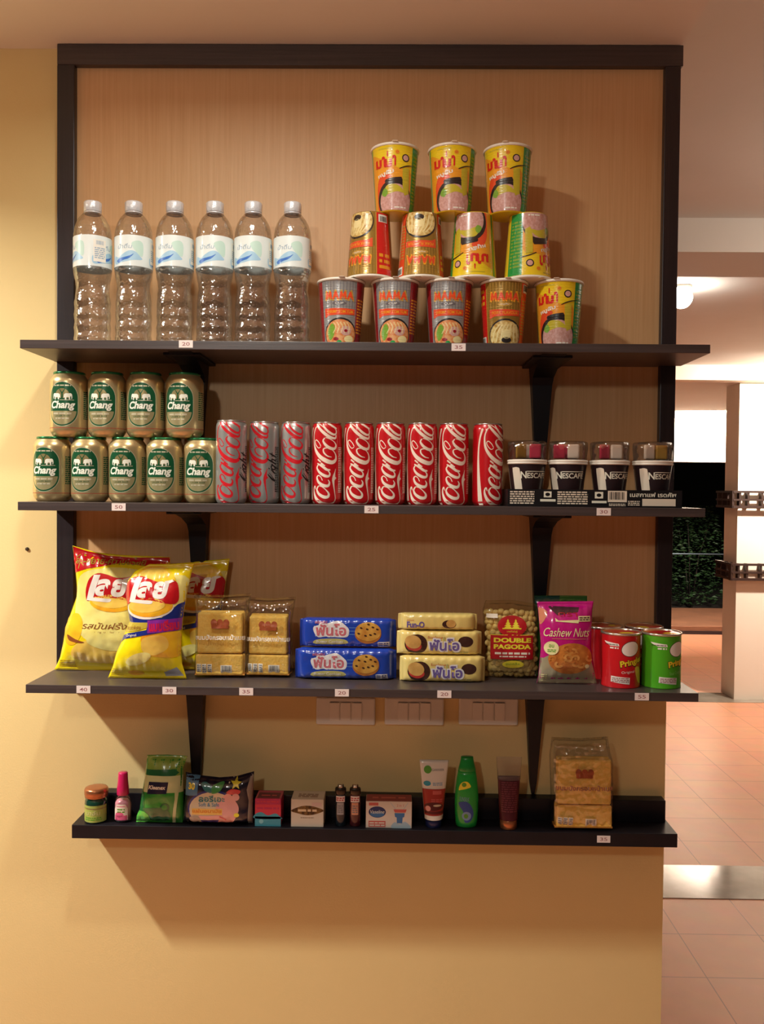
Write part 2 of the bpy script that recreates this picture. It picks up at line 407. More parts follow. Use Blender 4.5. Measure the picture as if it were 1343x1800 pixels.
# ceiling lamp in the corridor
t = empty('ceiling_lamp', 'small bright globe lamp on the corridor ceiling beside the dark frame', 'lamp', (1.325, 2.28, 2.42))
MB().lathe([(.045, -.012), (.045, 0)], mat('lamp_base', 'D8D0C4', .4), 24).build('lamp_base', t)
MB().ellipsoid((0, 0, -.052), (.047, .047, .047), mat('lamp_glass', (1, .92, .8), .3, emit=60), 20, 12).build('lamp_globe', t)
tag(MB().lathe([(.0035, 0), (.0035, .002), (.002, .003)], mat('screw_metal', '4A3A2C', .5, .5), 12).build('wall_screw'), 'small dark screw in the cream wall left of the frame', 'screw')
o = COL.objects['wall_screw']; o.location = (-.6266, 0, 1.3845); o.rotation_euler = (PI/2, 0, 0)

# ------------------------------------------------------------------ framed panel and shelves
FX0, FX1, FZ0, FZ1 = -.5636, .5848, 1.166-.014, ZC-.0005
fw = .0325
t = empty('wall_panel', 'large wood veneer panel in a dark wooden frame on the cream wall', 'wall panel', (0, 0, FZ0))
MB().box(FX0+.01, FX1-.006, -.006, 0, .0, FZ1-FZ0-.01, ply).build('veneer_panel', t)
H = FZ1-FZ0
MB().box(FX0, FX1, -.02, 0, H-.038, H, darkl, .0015).build('frame_rail', t)
MB().box(FX0, FX0+fw, -.02, 0, 0, H-.038, dark, .0015).build('frame_rail', t)
MB().box(FX1-fw, FX1-.004, -.02, 0, 0, H-.038, dark, .0015).build('frame_rail', t)
def bracket_mesh(h, d, wt, wb, y0=0.):
    """slim tapered support: flares forward under the board, runs down to a rounded foot"""
    n = 18; V = []; F = []
    for i in range(n+1):
        f = i/n; z = -h*f; dd = .010+.020*(1-f)+(d-.03)*max(0, 1-f/.16)**2.2; wd = wt+(wb-wt)*f**.9
        if i >= n-1: wd *= .8 if i == n-1 else .45
        V += [(-wd/2, y0, z), (wd/2, y0, z), (wd/2, y0-dd, z), (-wd/2, y0-dd, z)]
    for i in range(n):
        o = 4*i
        for k in range(4): F.append((o+k, o+(k+1) % 4, o+4+(k+1) % 4, o+4+k))
    F += [(0, 1, 2, 3), (4*n, 4*n+1, 4*n+2, 4*n+3)]
    m = MB(); m.add(V, F, ledgem, False)
    m.box(-wt*.8, wt*.8, y0-d*.9, y0, -.005, 0, ledgem, .001)
    return m
def shelf(x0, x1, zt, label, brs):
    t = empty('wall_shelf', label, 'shelf', ((x0+x1)/2, 0, zt)); c = (x0+x1)/2
    bd = MB(); th = .0145
    bd.box(x0-c, x1-c, -.1715, -.021, -th, 0, darkl, .0008)
    bd.box(max(x0, FX0)-c+.033, min(x1, FX1)-c-.035, -.022, -.0062, -th, 0, darkl)
    bd.box(x0-c, FX0-c-.0005, -.022, 0, -th, 0, darkl)
    bd.build('shelf_board', t)
    for bx, wt, wb in brs:
        bb = bracket_mesh(.232 if zt > 1.3 else .217, .148, wt, wb, -.0065 if zt > 1.3 else -.0005); o = bb.build('bracket', t); o.location = (bx-c, 0, -th)
    return t
shelf(-.5674, .5895, 1.7494, 'topmost dark wooden shelf holding the water bottles and noodle cups', ((-.302, .040, .012), (.334, .042, .014)))
shelf(-.5711, .5863, 1.4764, 'middle dark wooden shelf holding the drink cans and coffee cups', ((-.297, .038, .014), (.337, .041, .014)))
shelf(-.5576, .5805, 1.1658, 'third dark wooden shelf from the top, holding the snack bags', ((-.302, .036, .014), (.331, .038, .010)))
t = empty('wall_ledge', 'narrow black ledge with an upright back board, lowest of the shelves', 'shelf', (.034, 0, .8911))
MB().box(-.5462, .5454, -.080, 0, -.0248, 0, ledgem, .001).build('ledge_board', t)
MB().box(-.541, .540, -.026, 0, .0, .041, ledgem, .001).build('back_board', t)

# switch plates
plm = mat('switch_plastic', 'E6E2D6', .4); plm2 = mat('switch_plastic_inner', 'EDE8DC', .35)
def plate():
    t = empty('switch_plate', 'x', 'switch plate')
    MB().box(-.0555, .0555, -.009, 0, -.026, .026, plm, .003).build('plate_frame', t)
    for k in (-1, 0, 1):
        MB().box(k*.021-.0095, k*.021+.0095, -.0115, -.009, -.017, .017, plm2, .001).build('switch_rocker', t)
    return t
pl = plate(); u = []
for x, z, l in ((-.0217, 1.0862, 'white switch plate under the third shelf, leftmost of three'), (.107, 1.0875, 'white switch plate under the third shelf, middle of three'), (.2462, 1.0894, 'white switch plate under the third shelf, nearest the right bracket')):
    place(pl, u, (x, 0, z), l, group='switch plates under the third shelf')

# price tags
tagm = mat('tag_paper', 'EBDCD6', .7); tagi = mat('tag_ink', 'A06A6A', .6)
def price_tag(x, y, z, txt, label):
    b = MB(); b.box(-.0118, .0118, -.0006, 0, -.0062, .0062, tagm)
    a = Art(); a.text(txt, 0, 0, 13, 6, tagi, 1, bold=.01); b.art(a, flat(-.0006), 0, 0, .0001)
    o = b.build('price_tag', None, (x, y, z)); tag(o, label, 'price tag', 'price tags on the shelf edges')
for x, z, s, l in ((-.2866, 1.7440, '20', 'pink-white price tag on the top shelf edge under the bottles'), (.1707, 1.7420, '35', 'white price tag on the top shelf edge under the noodle cups'),
    (-.3992, 1.4692, '50', 'white price tag under the beer cans'), (.0276, 1.4692, '25', 'white price tag under the red cola cans'), (.4167, 1.4692, '30', 'white price tag under the coffee cup tray'),
    (-.4585, 1.1588, '40', 'white price tag under the big yellow crisp bag'), (-.3121, 1.1588, '30', 'white price tag under the front crisp bag with the blue band'), (-.1816, 1.1588, '35', 'white price tag under the two bags of toast'),
    (-.0195, 1.1588, '20', 'white price tag under the blue biscuit packs'), (.1535, 1.1588, '20', 'white price tag under the yellow biscuit packs'), (.4854, 1.1588, '55', 'white price tag under the green crisp can')):
    price_tag(x, -.1716, z, s, l)
price_tag(.4473, -.0801, .8800, '35', 'white price tag on the black ledge under the toast bag')

# ================================================================== TOP SHELF: water bottles and noodle cups
Z1, Z2, Z3, Z4 = 1.7494, 1.4764, 1.1658, .8911
watm = water_mat()
shellm = film('bottle_plastic', (1, 1, 1), gloss=.28, rough=.08, bump=1., scale=230, detail=0, dist=.0008, fres=.35)
capm = mat('bottle_cap', 'E6E6E8', .22, .25, coat=.5, bump=.4, bump_scale=300)
labm = mat('bottle_label', 'E9F0EC', .35, coat=.3)
lb1 = mat('label_blue', '3E74C4', .35, coat=.3); lb2 = mat('label_pale_blue', 'A9CFE6', .35, coat=.3); lb3 = mat('label_grey', '9FB4C6', .4); lbg = mat('label_mint', 'C9E6D8', .35, coat=.3)
BP = [(.026, 0), (.0305, .004), (.0312, .012), (.0300, .020), (.0312, .030), (.0300, .040), (.0312, .050), (.0298, .062), (.0308, .074), (.0290, .086), (.0276, .098), (.0290, .110), (.0312, .122), (.0325, .130), (.0325, .186), (.0322, .192), (.0308, .202), (.0275, .212), (.0225, .221), (.0165, .228), (.0135, .232), (.0132, .236)]
def crumple(a, z):
    if z < .004 or z > .128: return 0
    return .0011*(noise.noise(Vector((math.cos(a)*2.6, math.sin(a)*2.6, z*75)))+.5*noise.noise(Vector((math.cos(a)*6, math.sin(a)*6, z*160+5))))
def refine(prof, st=.004):
    out = []
    for (r0, z0), (r1, z1) in zip(prof, prof[1:]):
        n = max(1, int(abs(z1-z0)/st)); out += [(r0+(r1-r0)*i/n, z0+(z1-z0)*i/n) for i in range(n)]
    return out+[prof[-1]]
def make_bottle():
    t = empty('water_bottle', 'x', 'bottle')
    fine = refine(BP, .003)
    MB().lathe(fine, shellm, 40, cap=False, dfn=crumple).build('bottle_shell', t)
    wp = [(max(r-.0012, .001), z+.0012) for r, z in fine if z < .205]
    MB().lathe(wp, watm, 36, dfn=crumple).build('water', t)
    lbm = MB(); lp = [(.0328, .1325), (.0329, .134), (.0329, .1835), (.0328, .185)]
    lbm.lathe(lp, labm, 40, cap=False)
    fn = cylmap(lp, .0329)
    a = Art()
    for sg in (-1, 0, 1):
        ox = sg*69-4
        b = Art(1, -ox, 0)
        b.poly([(-26, -150), (-16, -147), (-8, -152), (4, -158), (14, -157), (22, -150), (26, -144), (10, -142), (-6, -139), (-22, -136), (-27, -140)], lb2, 1, 5)
        b.poly([(-20, -142), (-12, -146), (-4, -147), (6, -150), (12, -153), (4, -145), (-6, -142), (-16, -138)], lb1, 2, 5)
        b.poly([(8, -170), (20, -176), (28, -170), (27, -150), (18, -154)], lbg, 1, 5)
        b.text('น้ำดื่ม', -4, -166, 26, 8, lb3, 2, shear=.2)
        a.it += b.it
    lbm.art(a, fn, 4, 0, .00012)
    b = Art(1, 0, 0); b.rect(40, -178, 62, -140, white, 3); b.scribble(42, -165, 60, -145, lb3, 4, 6); b.barcode(43, -177, 59, -167, white, lb3, 4); lbm.art(b, fn, 4, 0)
    lbm.build('label_sleeve', t)
    c = MB(); c.lathe([(.0145, .232), (.0152, .233), (.0152, .2475), (.0140, .2495), (.004, .25), (0, .25)], capm, 48, cap=False, dfn=lambda a_, z: .0004*math.sin(a_*36) if .2335 < z < .2478 else 0)
    c.lathe([(.0138, .2285), (.0150, .2290), (.0150, .2312), (.0138, .2315)], capm, 32, cap=False)
    c.build('cap', t)
    return t
bt = make_bottle(); u = []
BL = ('clear water bottle with the label turned to its text block, standing by the left frame', 'second clear water bottle from the left frame, blue swoosh label facing out', 'third clear water bottle from the left, above the pink-white price tag',
      'fourth clear water bottle from the left, between two others', 'fifth clear water bottle from the left, beside the last one', 'clear water bottle nearest the noodle cups')
for i, x in enumerate((-.4655, -.3935, -.3215, -.2515, -.1845, -.1160)):
    place(bt, u, (x, -.11, Z1), BL[i], rz=(-.85, .05, -.05, .02, -.12, -.08)[i], group='water bottles on the top shelf')

# noodle cups
CH = .1138
CP = [(.0290, .0), (.0325, .0005), (.0328, .002), (.0402, .108), (.0405, .1085)]
rimm = mat('cup_rim', 'F2E8D8', .4)
cm = {k: mat('cup_'+k, h, .25, coat=.7, metal=mt, bump=.35, bump_scale=8, stretch=(3, 3, 60)) for k, h, mt in (('silver', 'A9A6A3', .35), ('silver_dark', '7E787C', .35), ('maroon', '9A1F25', 0), ('gold', 'A07C34', .3), ('gold_light', 'CFA14A', .2), ('yellow', 'F2CF22', 0), ('orange', 'F0A028', 0), ('green', '1F9A46', 0), ('red', 'D8231F', 0), ('deep_orange', 'E8512A', 0), ('cream', 'F3DFA0', 0), ('pink', 'D9A79A', 0), ('dark', '2C2422', 0), ('leaf', '7DA83A', 0), ('olive', 'C9B832', 0), ('white', 'F5EEE0', 0))}
noodle = mat('noodle_print', 'E9A970', .25, coat=.6, col2='D9743F', noise_amt=.12, noise_scale=160)
noodle2 = mat('noodle_print_pale', 'EBD08A', .25, coat=.6, col2='B98A3C', noise_amt=.12, noise_scale=160)
pork = mat('mince_print', 'D9ABA2', .25, coat=.6, col2='C48C80', noise_amt=.15, noise_scale=260)
def mama(a, cx, cy, wd, h, m, L):
    """jagged red block letters M A M A"""
    lw = wd/4; st = lw*.26
    for k, ch in enumerate('MAMA'):
        x = cx-wd/2+k*lw; y0 = cy-h/2; y1 = cy+h/2
        if ch == 'M':
            a.poly([(x, y1-h*.1), (x+lw*.12, y0), (x+lw*.36, y0-h*.05), (x+lw*.5, y0+h*.45), (x+lw*.66, y0-h*.05), (x+lw*.9, y0), (x+lw*1.0, y1), (x+lw*.74, y1-h*.06), (x+lw*.68, y0+h*.5), (x+lw*.52, y1+h*.02), (x+lw*.40, y0+h*.5), (x+lw*.28, y1+h*.05)], m, L)
        else:
            a.poly([(x+lw*.04, y1), (x+lw*.40, y0-h*.04), (x+lw*.64, y0-h*.04), (x+lw*1.0, y1+h*.04), (x+lw*.72, y1), (x+lw*.62, y1-h*.26), (x+lw*.40, y1-h*.26), (x+lw*.30, y1+h*.04)], m, L)
def art_mama(base, side, nood, gold):
    a = Art(1, 0, 0)          # y = -mm height
    for k in range(13):
        x = -34+k*5.2; a.rect(x, -107, x+.8, -60, cm['silver_dark'] if not gold else cm['gold_light'], 1)
    a.rect(26, -108, 50, -2, cm['maroon'] if not gold else cm['deep_orange'], 2)
    if gold: a.rect(50, -108, 74, -2, cm['red'], 2); a.barcode(30, -106, 48, -92, white, black, 3)
    a.scribble(29, -80, 48, -20, cm['gold_light'] if gold else cm['orange'], 3, 12)
    a.rect(-50, -108, -36, -2, cm['maroon'] if not gold else cm['gold_light'], 1)
    if gold: a.rect(-66, -108, -38, -2, cm['red'], 2); a.barcode(-62, -18, -42, -5, white, black, 3); a.scribble(-64, -100, -42, -70, cm['orange'], 3, 3)
    m_ = Art(1, 0, 0); mama(m_, -4, -83, 50, 14, cm['gold_light'] if not gold else cm['orange'], 2)
    a.it += [([(x*1.04+.3, (y-83)*1.22+83) for x, y in V], F, m, L) for V, F, m, L in m_.it]
    mama(a, -4, -83, 48, 12, cm['deep_orange'], 3)
    a.ell(-4, -70, 12, 3.4, cm['gold_light'] if gold else cm['silver_dark'], 2); a.text('CUP' if not gold else 'หมูสับ', -4, -70, 14, 3.4, cm['white'], 3)
    a.poly([(-31, -62), (24, -61), (24, -51), (-22, -50), (-31, -46)], cm['deep_orange'], 2)
    a.text('SHRIMP TOM YUM' if not gold else 'PORK FLAVOUR', -3, -56, 46, 5, cm['orange'], 3, bold=.01)
    a.ell(-2, -18, 31, 28, cm['dark'], 3); a.ell(-2, -17, 29, 26, nood, 4)
    if not gold:
        a.poly([(-26, -22), (-18, -36), (-12, -30), (-14, -16), (-22, -8)], cm['leaf'], 5, 4); a.ell(8, -24, 10, 8, cm['pink'], 5); a.ell(8, -24, 3, 2.6, cm['maroon'], 6); a.ell(-10, -10, 5, 3, cm['maroon'], 5); a.ell(-4, -4, 5, 4, cm['green'], 5); a.ell(14, -10, 9, 6, cm['cream'], 5)
        for k in range(5): a.stroke([(-14+k*6, -38, 1.2), (-10+k*6, -30, 1.4), (-15+k*7, -20, 1.2)], cm['cream'], 5)
    else:
        for k in range(7): a.stroke([(-26+k*8, -8, 2.2), (-22+k*7, -24, 2.6), (-12+k*5, -36, 1.6)], cm['cream'], 5)
        a.ell(0, -10, 9, 5, cm['dark'], 6); a.ell(0, -20, 8, 8, cm['cream'], 6)
    return a
def art_yellow():
    a = Art(1, 0, 0)
    a.poly([(-50, -90), (-24, -88), (4, -72), (30, -64), (30, -2), (-50, -2)], cm['orange'], 1, 5)
    a.rect(-52, -108, -46, -2, cm['green'], 2); a.rect(31, -108, 58, -2, cm['green'], 2)
    a.scribble(34, -96, 54, -14, cm['leaf'], 3, 14)
    a.poly([(-34, -42), (-24, -60), (-6, -58), (-20, -38), (-28, -4), (-34, -4)], cm['deep_orange'], 2, 4)
    # Thai word, hand drawn in fat red strokes
    for ox in (-32, -14):
        a.text('ม', ox+3, -79, 13, 14, cm['red'], 4, bold=.05); a.text('า', ox+13, -82 if ox < -20 else -83, 6, 17, cm['red'], 4, bold=.05)
    a.stroke([(-12, -98, 1.6), (-12, -91, 2.4)], cm['red'], 4)
    a.text('หมูสับ', -16, -62, 30, 9, cm['white'], 4, rot=.25, bold=.03)
    a.ell(18, -88, 6.4, 6.4, cm['dark'], 3); a.ell(18, -88, 4.6, 4.6, cm['pink'], 4); a.ell(4, -97, 3.6, 3.6, cm['orange'], 3); a.text('อ', 4, -97, 3.6, 3.6, cm['red'], 4)
    a.rect(-28, -104, -4, -102.6, cm['olive'], 2)
    a.ell(0, -18, 33, 34, cm['dark'], 3); a.ell(2, -15, 30, 30, pork, 4); a.poly([(-22, -26), (-14, -42), (0, -44), (10, -40), (20, -30), (4, -32), (-10, -28)], cm['olive'], 5, 5); a.poly([(-24, -28), (-18, -38), (-12, -32), (-16, -24)], cm['leaf'], 6, 4)
    a.poly([(-16, -52), (8, -56), (12, -55), (12, -48), (-12, -44)], cm['dark'], 5, 3)
    a.poly([(13, -70), (25, -72), (27, -30), (18, -26), (14, -40)], cm['olive'], 6); a.stroke([(8, -70, 1.2), (20, -75, 1.8), (34, -78, 1.2)], cm['dark'], 7)
    a.scribble(0, -8, 22, -4, cm['white'], 6, 1)
    return a
def make_cup(base, art):
    t = empty('noodle_cup', 'x', 'noodle cup')
    b = MB(); fine = [(r, z, base) for r, z in refine(CP, .01)]; b.lathe(fine, base, 48)
    b.art(art, cylmap(CP, .0365, .1082), 3, 12, .00012); b.build('cup_body', t)
    r = MB(); r.lathe([(.0400, .1085), (.0420, .1090), (.0426, .1110), (.0420, .1128), (.0402, .1130)], rimm, 48, cap=False); r.build('rolled_rim', t)
    l = MB(); l.lathe([(.0402, .1122), (.0402, .1132), (.039, .1138), (0, .1138)], rimm, 48, cap=False); l.prism([(-.006, -.040), (.006, -.040), (.004, -.047), (-.004, -.047)], .1128, .1133, rimm, 'z'); l.build('paper_lid', t)
    return t
cupA = make_cup(cm['silver'], art_mama('silver', 'maroon', noodle, False))
cupB = make_cup(cm['gold'], art_mama('gold', 'red', noodle2, True))
cupC = make_cup(cm['yellow'], art_yellow())
uA, uB, uC = [], [], []
G = 'instant noodle cups stacked in a pyramid'
cy = -.11
place(cupA, uA, (-.0300, cy, Z1), 'silver noodle cup with red lettering, beside the last water bottle', .08, 0, G)
place(cupA, uA, (.0640, cy, Z1), 'silver noodle cup with red lettering, standing between two silver ones', .0, 0, G)
place(cupA, uA, (.1570, cy, Z1), 'silver noodle cup with red lettering, next to the brown-gold cup of the bottom row', .03, 0, G)
place(cupB, uB, (.2520, cy, Z1), 'brown-gold noodle cup standing upright in the bottom row', .05, 0, G)
place(cupC, uC, (.3480, cy, Z1), 'yellow noodle cup at the right end of the bottom row', -.28, 0, G)
z2 = Z1+2*CH
place(cupB, uB, (.0200, cy, z2), 'upside-down gold noodle cup showing its red side panel', -.72, PI, G)
place(cupB, uB, (.1080, cy, z2), 'upside-down gold noodle cup with its lettering facing front', -.14, PI, G)
place(cupC, uC, (.1990, cy, z2), 'upside-down yellow noodle cup without a green strip showing, in the middle row', -.35, PI, G)
place(cupC, uC, (.2930, cy, z2), 'upside-down yellow noodle cup with a wide green strip on its left', .45, PI, G)
place(cupC, uC, (.0610, cy, z2), 'yellow noodle cup on top of the pyramid, leftmost of three', .0, 0, G)
place(cupC, uC, (.1600, cy, z2), 'yellow noodle cup on top of the pyramid, middle of three', .02, 0, G)
place(cupC, uC, (.2560, cy, z2), 'yellow noodle cup on top of the pyramid, rightmost of three', -.22, 0, G)

# ================================================================== MIDDLE SHELF: cans
gold = mat('can_gold', 'CDB684', .28, .68, bump=.1, bump_scale=40); goldd = mat('can_gold_dark', '9A8A5C', .32, .5); goldl = mat('can_gold_pale', 'E2D6B4', .3, .5); goldm = mat('can_gold_mid', 'C2B484', .28, .6)
cgreen = mat('can_green', '14502F', .3, .1, coat=.4); cgreen2 = mat('can_green_rim', '2C7A4A', .25, .6); cwhite = mat('can_white', 'E8E6D4', .35, coat=.3); cred = mat('can_red_line', '9A4A34', .4)
alum = mat('aluminium', 'C9C4BE', .25, .9)
GP = [(.0245, 0), (.0262, .0008), (.0290, .004), (.0322, .009), (.0330, .014), (.0330, .0955), (.0322, .0998), (.0300, .1040), (.0268, .1085), (.0262, .1098)]
def lozenge(a, cx, y0, y1, rx, m, L):
    ry = rx*1.02; pts = []
    for i in range(19): t_ = PI+PI*i/18; pts.append((cx+rx*math.cos(t_), y0+ry+ry*math.sin(t_)))
    for i in range(19): t_ = PI*i/18; pts.append((cx+rx*math.cos(t_), y1-ry+ry*math.sin(t_)))
    a.poly(pts, m, L)
def elephant(a, cx, cy, s, m, L, f=1):
    q = lambda pts: [(cx+f*x*s, cy+y*s) for x, y in pts]
    a.poly(q([(-4, -2.4), (-2, -3.6), (1.4, -3.6), (3, -3.9), (4.6, -3), (5.1, -1.2), (5.2, 1.2), (4.7, 3.0), (4.1, 2.6), (4.2, .6), (3.4, -.2), (2.8, .8), (2.7, 3.6), (1.4, 3.6), (1.2, 1.2), (-1.2, 1.0), (-1.5, 3.6), (-3, 3.6), (-3.3, 1.0), (-4.5, 2.0), (-4.4, -.6)]), m, L, 3)
def art_chang():
    a = Art(1, 0, 0)
    lozenge(a, 0, -95, -17, 27.5, goldl, 1); lozenge(a, 0, -94, -18, 26.6, cgreen, 2); lozenge(a, 0, -91.6, -20.4, 24.3, goldm, 3)
    # upper green field
    pts = [(-24.6, -44), (24.6, -44), (24.6, -68)]+[(24.6*math.cos(t_), -68-24*math.sin(t_)) for t_ in [PI*i/16 for i in range(1, 16)]]+[(-24.6, -68)]
    a.poly(pts, cgreen, 4)
    a.poly([(-13, -66)]+[(13*math.cos(t_), -70-13*math.sin(t_)) for t_ in [PI-PI*i/12 for i in range(13)]]+[(13, -66)], goldd, 5)
    a.scribble(-15, -90, 15, -86, goldl, 5, 1)
    a.stroke([(-5, -82, 1), (0, -74, 2), (0, -66, 3)], cgreen, 6); a.stroke([(5, -82, 1), (0, -74, 2)], cgreen, 6)
    elephant(a, -9.5, -69, 1.45, cwhite, 7, -1); elephant(a, 9.5, -69, 1.45, cwhite, 7, 1)
    a.rect(-4, -63.4, 20, -62.4, goldl, 6)
    for dx, dy, m, L in ((.6, .6, cgreen, 7), (0, 0, cwhite, 8)):
        a.text('Chang', -.5+dx, -53+dy, 43, 17, m, L, shear=.22, bold=.035)
    a.scribble(-17, -42, 17, -37, goldl, 5, 1); a.scribble(-12, -33, 12, -29, goldl, 5, 1); a.text('LAGER BEER', 0, -35.4, 26, 2.6, cgreen, 5)
    a.rect(-103.5, -15.6, 103.5, -14.4, cred, 1)
    return a
def make_beer():
    t = empty('beer_can', 'x', 'beer can')
    b = MB(); b.lathe(refine(GP, .006), gold, 48); b.art(art_chang(), cylmap(GP, .0330, .106), 3, 6, .00008)
    bk = Art(1, 0, 0); bk.scribble(38, -80, 60, -30, cgreen, 1, 14); bk.scribble(-60, -80, -38, -30, cgreen, 1, 14); b.art(bk, cylmap(GP, .0330, .106), 3)
    b.build('can_body', t)
    l = MB(); l.lathe([(.0262, .1094), (.0272, .1100), (.0274, .1122), (.0264, .1135), (.0252, .1132), (.0248, .1100), (0, .1098)], cgreen2, 48, cap=False); l.build('can_lid', t)
    p = MB(); p.lathe([(.0085, .1102), (.0088, .1110), (.0085, .1118), (0, .1118)], alum, 24, c=(0, -.012), sx=.8, sy=1.25); p.build('pull_tab', t)
    return t
beer = make_beer(); u = []
HB = .1135
bl = ('beer can at the left end of the bottom row', 'second beer can of the bottom row, beside the end one', 'beer can in the middle of the bottom row of five', 'fourth beer can of the bottom row', 'beer can of the bottom row touching the silver cola cans')
for i, px in enumerate((-.5390, -.4725, -.4060, -.3395, -.2730)):
    place(beer, u, (px, -.10, Z2), 'gold and green '+bl[i], (-.12, -.10, -.06, -.08, -.04)[i], 0, 'beer cans stacked in two rows')
bl = ('at the left end of the upper row', 'second from the left in the upper row', 'third from the left in the upper row', 'at the right end of the upper row beside the bracket')
for i, px in enumerate((-.5095, -.4425, -.3745, -.3055)):
    place(beer, u, (px, -.10, Z2+HB), 'gold and green beer can '+bl[i], (-.03, -.08, 0, -.13)[i], 0, 'beer cans stacked in two rows')

cocared = mat('cola_red', 'C8141C', .25, .1, coat=.5, spec=.6); cocawhite = mat('cola_white', 'F0DCC8', .35, coat=.3); silver = mat('cola_silver', 'BDBBB6', .3, .7, coat=.2)
KP = [(.0215, 0), (.0232, .001), (.0262, .006), (.0266, .010), (.0266, .132), (.0258, .1365), (.0240, .1402), (.0238, .1410)]
def art_cola(fg, light=False, off=0.):
    a = Art(1/7.3, 668-off*7.3, 1100)
    st = lambda p, L=2: a.stroke([(x, y, w_*.86) for x, y, w_ in p], fg, L)
    st([(525, 908, 10), (512, 872, 20), (494, 900, 20), (497, 950, 30), (525, 1015, 45), (575, 1065, 55), (640, 1096, 52), (720, 1100, 36), (775, 1080, 24), (797, 1035, 12), (790, 960, 14), (775, 870, 22), (768, 800, 38), (776, 745, 40), (788, 695, 16), (800, 650, 5)])
    a.poly([(780, 740), (812, 765), (780, 800)], fg, 2)
    st([(570, 872, 18), (548, 912, 26), (575, 965, 38), (640, 1005, 46), (695, 1005, 40), (708, 965, 28), (672, 918, 14), (625, 880, 12), (580, 866, 12)])
    st([(625, 795, 12), (605, 755, 12), (570, 735, 16), (548, 765, 26), (575, 822, 38), (640, 862, 46), (698, 865, 38), (716, 825, 22), (700, 792, 10)])
    st([(570, 595, 16), (548, 640, 24), (590, 700, 38), (660, 740, 42), (708, 742, 32), (718, 705, 20), (680, 660, 12), (620, 622, 10), (575, 598, 10)])
    st([(560, 585, 20), (625, 622, 34), (680, 660, 36), (718, 665, 24)])
    st([(565, 535, 22), (598, 562, 22)]); st([(612, 585, 30), (655, 612, 14)])
    st([(600, 372, 10), (570, 388, 12), (530, 350, 12), (512, 305, 12), (535, 285, 14), (575, 318, 12), (600, 360, 12)])
    st([(560, 95, 10), (520, 135, 16), (492, 200, 18), (486, 280, 24), (500, 365, 34), (540, 440, 46), (600, 505, 56), (680, 552, 62), (750, 568, 56), (795, 540, 40), (803, 490, 26), (780, 440, 14), (730, 398, 12), (670, 388, 14), (636, 405, 18), (645, 450, 22), (690, 490, 18), (740, 502, 8)])
    st([(650, 265, 16), (632, 298, 24), (665, 350, 38), (725, 390, 44), (782, 393, 36), (802, 350, 24), (770, 305, 12), (715, 272, 12), (668, 256, 12)])
    st([(535, 85, 28), (590, 150, 38), (650, 205, 44), (720, 250, 42), (790, 262, 28), (802, 225, 16)])
    st([(545, 70, 10), (610, 105, 12), (660, 150, 12), (690, 190, 10)])
    st([(628, 85, 16), (650, 130, 24), (700, 182, 34), (760, 215, 32), (800, 205, 22), (802, 160, 16), (760, 118, 12), (700, 88, 12)])
    st([(690, 70, 26), (750, 108, 30), (802, 138, 24)])
    return a
def art_light():
    a = Art(1/7.07, 662, 1020)
    st = lambda p: a.stroke([(x, y, w_*1.6) for x, y, w_ in p], black, 3)
    st([(735, 660, 6), (760, 690, 10), (800, 725, 14), (835, 738, 10), (800, 700, 5), (750, 640, 3)])
    st([(775, 600, 6), (810, 630, 12), (835, 648, 8)]); st([(745, 585, 7), (752, 590, 7)])
    st([(790, 540, 12), (775, 570, 8), (800, 598, 10), (835, 590, 10), (815, 560, 8), (790, 545, 6)]); st([(780, 535, 8), (850, 575, 10), (880, 590, 8), (870, 560, 5)])
    st([(725, 470, 6), (780, 500, 12), (840, 530, 10)]); st([(790, 500, 6), (785, 470, 9), (840, 492, 10)])
    st([(755, 400, 6), (800, 425, 12), (840, 440, 8)]); st([(785, 440, 6), (785, 395, 7)])
    return a
def make_cola(base, fg, light):
    t = empty('cola_can', 'x', 'cola can')
    b = MB(); b.lathe(refine(KP, .008), base, 48); fn = cylmap(KP, .0266, .1405)
    s_ = -9 if light else 0; b.art(art_cola(fg, light, s_), fn, 2.5, 4, .00006); b.art(art_cola(fg, light, 83.5+s_), fn, 2.5, 4, .00006)
    if light: b.art(art_light(), fn, 2.5)
    else:
        rb = Art(1, 0, 0); rb.stroke([(-31, 0, 9), (-34, -30, 7), (-36, -60, 5), (-36.5, -90, 3.2), (-34, -115, 3), (-29, -132, 4)], fg, 1.5); b.art(rb, fn, 2, 4, .00006)
    bk = Art(1, 0, 0); c = white if not light else black; bk.scribble(24, -100, 34, -20, c, 1, 26); b.art(bk, fn, 3)
    b.build('can_body', t)
    l = MB(); l.lathe([(.0238, .1405), (.0250, .1412), (.0251, .1424), (.0242, .1430), (.0232, .1426), (.0228, .1402), (0, .1400)], alum, 48, cap=False); l.build('can_lid', t)
    p = MB(); p.lathe([(.0075, .1402), (.0078, .141), (.0075, .1418), (0, .1418)], alum, 24, c=(0, -.010), sx=.8, sy=1.25); p.build('pull_tab', t)
    return t
kl = make_cola(silver, mat('cola_light_red', 'CC1A26', .3, 0, coat=.3), True); kr = make_cola(cocared, cocawhite, False)
u = []
for i, (x, l, r) in enumerate(((-.2175, 'silver light cola can touching the beer cans', .36), (-.1640, 'silver light cola can between two other silver ones, black word facing out', .0), (-.1085, 'silver light cola can beside the first red one', .18))):
    place(kl, u, (x, -.10 if i else -.126, Z2), l, r, 0, 'silver light cola cans')
u = []
rl = ('beside the silver cans', 'second from the silver cans', 'third from the silver cans', 'fourth from the silver cans', 'fifth from the silver cans, next to the turned one')
for i, x in enumerate((-.0535, .0025, .0580, .1140, .1690)):
    place(kr, u, (x, -.10, Z2), 'red cola can with white script, '+rl[i], (.0, .07, .05, .03, .08)[i], 0, 'red cola cans')
